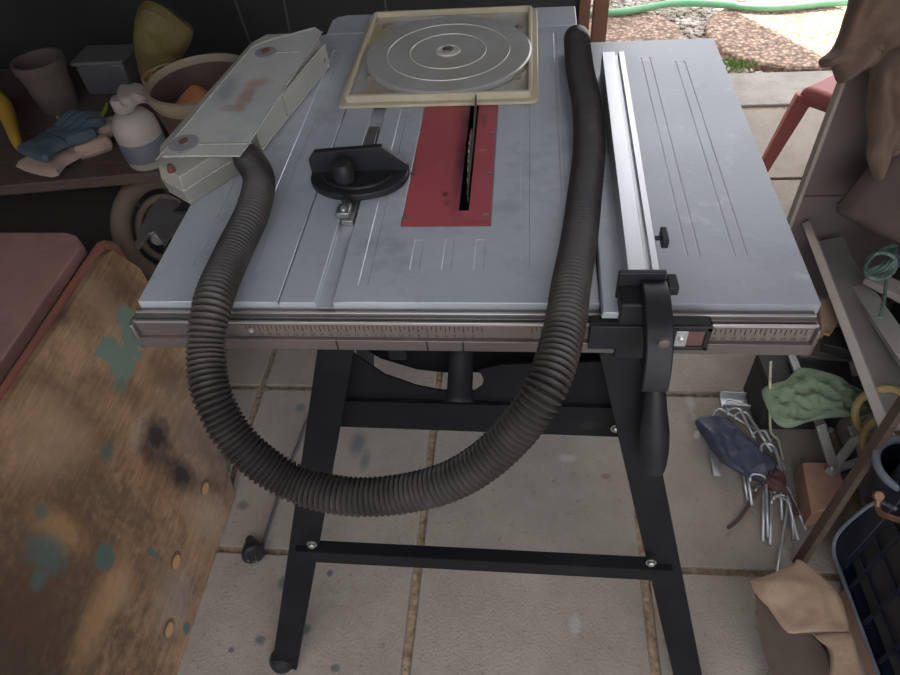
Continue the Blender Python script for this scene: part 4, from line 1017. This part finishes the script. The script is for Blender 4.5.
# timber block on floor
q = [at(px, py, z=.07) for px, py in ((797, 461), (826, 460), (838, 486), (822, 500), (806, 516), (790, 500))]
q = [at(px, py, z=.07) for px, py in ((802, 462), (836, 461), (852, 500), (812, 514))]
tag(MB().prism([p - V((0, 0, .07)) for p in q], (0, 0, .07)).build('timber_block', M['terra'], bevel=.003), 'orange brown timber block lying beside the tent pegs', 'timber block')

# peg pouch, straps, pegs
pp_ = [(695, 421), (704, 416), (716, 416), (728, 419), (742, 432), (760, 448), (775, 462), (776, 474), (770, 482), (756, 478), (738, 470), (722, 460), (708, 442), (700, 430)]
po = empty('peg_pouch', at(735, 450, z=0), 'navy blue nylon peg pouch lying on the pavers', 'pouch')
MB().lump([at(px, py, z=.035) for px, py in pp_], .012, .030, nrm=(0, 0, 1), amp=.010, freq=30, seed=9, ridge=.5, rdir=(1, .7, 0), rfreq=70, rings=12).build('pouch_body', M['navy'], po)
MB().lathe([(.007, 0), (.009, .012), (.008, .02)], at(697, 431, z=.02), axis=(-.3, -1, .2), n=12).build('cord_toggle', M['offwhite'], po)
MB().tube(catmull([at(px, py, z=z) for px, py, z in ((772, 472, .05), (764, 486, .03), (752, 500, .01), (744, 512, .006), (738, 520, .006), (728, 528, .008))], 5), .0042, 8).build('pouch_strap', M['strap'], po)
MB().tube(catmull([at(px, py, z=z) for px, py, z in ((770, 478, .05), (782, 486, .04), (790, 500, .02), (798, 516, .01))], 5), .006, 8).build('pouch_strap', M['strap'], po)
MB().lump([at(px, py, z=.03) for px, py in ((768, 470), (782, 474), (786, 486), (778, 492), (766, 484))], .018, .018, nrm=(0, 0, 1), amp=.008, freq=40).build('pouch_mouth', M['strap'], po)
# tent pegs: straight rod with hooked end
def peg_mesh(L):
    pts = [V((0, 0, 0)), V((L * .5, 0, 0)), V((L, 0, 0))] + [V((L + .018 * math.sin(a), .018 - .018 * math.cos(a), 0)) for a in [PI * k / 8 for k in range(1, 9)]] + [V((L - .014, .036, 0))]
    mb = MB().tube(pts, .0035, 8); me = bpy.data.meshes.new('tent_peg'); me.from_pydata([tuple(p) for p in mb.v], [], mb.f); me.materials.append(M['galv']); me.shade_smooth(); return me
pm = peg_mesh(.22)
pegs = [((752, 505, .012), (744, 452, .02)), ((763, 541, .006), (764, 470, .03)), ((770, 545, .006), (772, 492, .012)), ((776, 575, .005), (788, 505, .012)), ((768, 537, .012), (766, 480, .035)), ((798, 540, .006), (776, 450, .05)),
        ((794, 540, .010), (790, 500, .02)), ((748, 500, .006), (742, 470, .01)), ((772, 452, .045), (748, 414, .05)), ((758, 446, .03), (745, 419, .05)), ((785, 470, .03), (770, 440, .05)), ((806, 530, .006), (790, 492, .02)), ((757, 430, .03), (729, 414, .03)), ((782, 520, .008), (780, 470, .03)), ((770, 412, .03), (738, 402, .03))]
for i, (a, b) in enumerate(pegs):
    A0, B0 = at(a[0], a[1], z=a[2]), at(b[0], b[1], z=b[2]); d = (B0 - A0).normalized()
    o = bpy.data.objects.new('tent_peg', pm); COL.objects.link(o)
    zax = (V((0, 0, 1)) - d * d.z).normalized(); yax = zax.cross(d)
    Ln = max(.10, (B0 - A0).length); s_ = Ln / .22
    o.matrix_world = Matrix.Translation(A0) @ Matrix((d, yax, zax)).transposed().to_4x4() @ Matrix.Diagonal((s_, 1, 1, 1))
    tag(o, 'hooked galvanised tent peg in the loose bundle by the navy pouch', 'tent peg', 'tent pegs by the pouch')
# square silver bit below pouch and pale green pole
tag(MB().beam(at(713, 450, z=.006), at(717, 476, z=.006), .018, .008).build('metal_offcut', M['galv'], bevel=.001), 'small square silver metal offcut sticking out under the navy pouch', 'metal offcut')
tag(MB().tube(catmull([at(px, py, z=z) for px, py, z in ((771, 362, .19), (770, 382, .215), (770, 410, .12), (771, 432, .04), (778, 440, .02), (783, 460, .012))], 5), .0032, 10).build('fibreglass_pole', M['polepale']), 'thin pale yellow tent pole standing beside the green cloth', 'pole')

# ---- crate
cr = empty('plastic_crate', (.85, .6, 0), 'dark blue plastic crate with lattice sides in the bottom right corner', 'crate')
C0 = at(832, 545, z=.05)
ex = V((.05, -1, 0)).normalized(); ez = V((.16, .13, 1)).normalized(); ey = ez.cross(ex).normalized()   # ey into the crate
if ey.x < 0: ey = -ey
Lc_, Hc, Dc = .42, .33, .32
def cpt(u, v, w): return C0 + ex * u + ez * v + ey * w
def slab(mb, u0, u1, v0, v1, w0, w1):
    vs = [cpt(*p) for p in ((u0, v0, w0), (u1, v0, w0), (u1, v1, w0), (u0, v1, w0), (u0, v0, w1), (u1, v0, w1), (u1, v1, w1), (u0, v1, w1))]
    mb.add(vs, [(0, 3, 2, 1), (4, 5, 6, 7), (0, 1, 5, 4), (1, 2, 6, 5), (2, 3, 7, 6), (3, 0, 4, 7)])
m = MB()
slab(m, 0, Lc_, 0, .006, 0, Dc)
for w0 in (0, Dc - .006):
    for k in range(6): u = .02 + k * (Lc_ - .045) / 5; slab(m, u, u + .006, 0, Hc, w0, w0 + .006)
    for k in range(5): v = k * Hc / 5; slab(m, 0, Lc_, v, v + .006, w0, w0 + .006)
for u0 in (0, Lc_ - .006):
    slab(m, u0, u0 + .006, 0, Hc, 0, Dc)
slab(m, .0, .06, 0, Hc, -.001, .005)
m.build('crate_body', M['crate'], cr)
m = MB(); slab(m, .012, Lc_ - .012, .008, Hc - .05, .02, Dc - .02); m.build('crate_shade_fill', M['wall'], cr, bevel=.01)  # dark slab added for the shade inside the crate
m = MB(); slab(m, -.006, Lc_ + .006, Hc - .03, Hc, -.008, .004); slab(m, -.006, Lc_ + .006, Hc - .03, Hc, Dc - .004, Dc + .008); slab(m, -.008, .004, Hc - .03, Hc, -.008, Dc + .008); slab(m, Lc_ - .004, Lc_ + .008, Hc - .03, Hc, -.008, Dc + .008)
m.build('crate_rim', M['crate'], cr, bevel=.004)
MB().tube(catmull([cpt(.06, Hc - .10, -.004), cpt(.02, Hc - .14, -.005), cpt(.004, .12, -.005), cpt(-.002, .04, -.005), cpt(.02, .004, -.005), cpt(.08, .002, -.005), cpt(.25, .002, -.005), cpt(.40, .002, -.005)], 6), .0042, 8).build('corner_rib', M['craterim'], cr)  # pale rib colour paints the highlight along the crate edge
m = MB(); slab(m, .01, .055, .04, Hc - .05, -.004, 0); m.build('corner_panel', M['crate'], cr, bevel=.002)
p0 = cpt(.12, .17, -.01)
p0 = at(879, 500, z=p0.z)
hk = [at(px, py, x=cpt(0, .15, -.03).x) for px, py in ((878, 496), (878, 508), (882, 514), (892, 518), (905, 522))]
tag(MB().tube(catmull(hk, 5), .0055, 10).lathe([(.009, -.004), (.009, .006)], hk[0], axis=(0, -.6, .8), n=14).build('steel_hook', M['copper']), 'rusty bent steel hook hanging on the crate side', 'hook')
# white-rimmed tub on crate
tb = at(914, 450, z=.36)
tbe = empty('plastic_tub', (tb.x + .02, tb.y, .3), 'dark tub with pale grey rim beside the crate at the right edge', 'tub')
MB().lathe([(.001, -.12), (.05, -.12), (.065, 0), (.058, 0), (.045, -.11), (.001, -.11)], tbe.location, n=28).build('tub_body', M['crate'], tbe)
MB().ring([tbe.location + V((.064 * math.cos(a), .064 * math.sin(a), 0)) for a in [2 * PI * k / 32 for k in range(32)]], .008, 10).build('tub_rim', M['craterim'], tbe)
# plank leaning in front of crate
pa_, pb_ = at(797, 566, z=.004), at(905, 400, z=.40)
tag(MB().beam(pa_, pb_, .026, .014, up=(-1, 0, .2)).build('timber_batten', M['wood'], bevel=.001), 'dark brown timber batten leaning diagonally against the crate', 'batten')
# timber strip under crate at the bottom
pa_, pb_ = at(846, 590, z=.018), at(880, 690, z=.018)
tag(MB().beam(pa_ + V((0, .0, 0)), pb_, .016, .035).build('timber_strip', M['terra'], bevel=.002), 'raw orange timber strip along the crate bottom edge', 'timber strip')
p = at(898, 552, z=.25)

# tan bag
bg = empty('canvas_bag', at(800, 640, z=0), 'tan canvas bag folded open on the pavers beside the crate', 'bag')
zz = .16
fl_ = [(750, 581), (762, 577), (778, 571), (794, 563), (797, 559), (806, 563), (816, 571), (830, 584), (842, 600), (846, 616), (848, 630), (836, 632), (818, 632), (800, 633), (788, 633), (778, 622), (768, 607), (758, 597)]
MB().lump([at(px, py, z=zz) for px, py in fl_], .012, .004, nrm=(-.1, -.2, 1), amp=.013, freq=17, seed=6, sub=2, rings=22, edge=.25).build('bag_flap', M['bag'], bg)
bd = [(756, 596), (768, 609), (778, 624), (788, 634), (812, 633), (822, 640), (828, 656), (830, 690), (800, 700), (775, 690), (768, 660), (760, 625)]
bo_ = [at(px, py, z=zz - .012 - .0007 * max(0, py - 600)) for px, py in bd]
sd = MB(); k = len(bo_); low = [V((p.x + .045, p.y, .004)) for p in bo_]
rings_ = [[V((*(p.lerp(q, t) + V((.006 * math.sin(9 * t + i), .006 * math.cos(7 * t + i * 2), 0))).xy, p.lerp(q, t).z)) for i, (p, q) in enumerate(zip(bo_, low))] for t in (0, .25, .5, .75, 1)]
for r in rings_: sd.v += r
for a in range(4):
    for i in range(k): j = (i + 1) % k; sd.f.append((a * k + i, a * k + j, (a + 1) * k + j, (a + 1) * k + i))
sd.f.append(tuple(range(k))); sd.build('bag_body', M['bagin'], bg, smooth=60)
MB().lump([at(px, py, z=zz - .004) for px, py in ((814, 634), (848, 632), (856, 650), (862, 690), (832, 690), (830, 656), (824, 642))], .008, .004, nrm=(0, -.3, 1), amp=.008, freq=14, seed=8, sub=3).build('bag_fold', M['bag'], bg)

# ================================================================== LIGHT
w = bpy.data.worlds.new('World'); scn.world = w; w.use_nodes = True
nt = w.node_tree; bgN = nt.nodes['Background']
sky = nt.nodes.new('ShaderNodeTexSky'); sky.sky_type = 'NISHITA'; sky.sun_disc = False
sky.sun_elevation = math.radians(48); sky.sun_rotation = math.radians(-28); sky.air_density = 1.0; sky.dust_density = 3.0; sky.altitude = 0
mx = nt.nodes.new('ShaderNodeMix'); mx.data_type = 'RGBA'; mx.inputs[0].default_value = .75
mx.inputs[7].default_value = (2.7, 2.55, 2.4, 1)
nt.links.new(sky.outputs[0], mx.inputs[6]); nt.links.new(mx.outputs[2], bgN.inputs['Color'])
bgN.inputs['Strength'].default_value = .35
su = bpy.data.lights.new('sun', 'SUN'); su.energy = 7; su.angle = math.radians(.6); su.color = (1, .90, .74)
so = bpy.data.objects.new('sun', su); COL.objects.link(so)
el = math.radians(48); sd_ = V((-.47 * math.cos(el), .883 * math.cos(el), math.sin(el)))
so.rotation_euler = sd_.to_track_quat('Z', 'Y').to_euler(); so.location = (0, 0, 6)

# ================================================================== CAMERA
cam = bpy.data.cameras.new('camera'); co = bpy.data.objects.new('camera', cam); COL.objects.link(co)
cam.sensor_width = 36; cam.lens = F / 900 * 36; cam.clip_start = .02; cam.clip_end = 100
R = V((XA.x, YA.x, ZA.x)); D = V((XA.y, YA.y, ZA.y)); Fw = V((XA.z, YA.z, ZA.z))
co.matrix_world = Matrix.Translation((0, 0, H)) @ Matrix((R, -D, -Fw)).transposed().to_4x4()
scn.camera = co
vs = scn.view_settings; vs.view_transform = 'Standard'; vs.look = 'None'; vs.exposure = 1.72; vs.gamma = 1; vs.use_curve_mapping = False
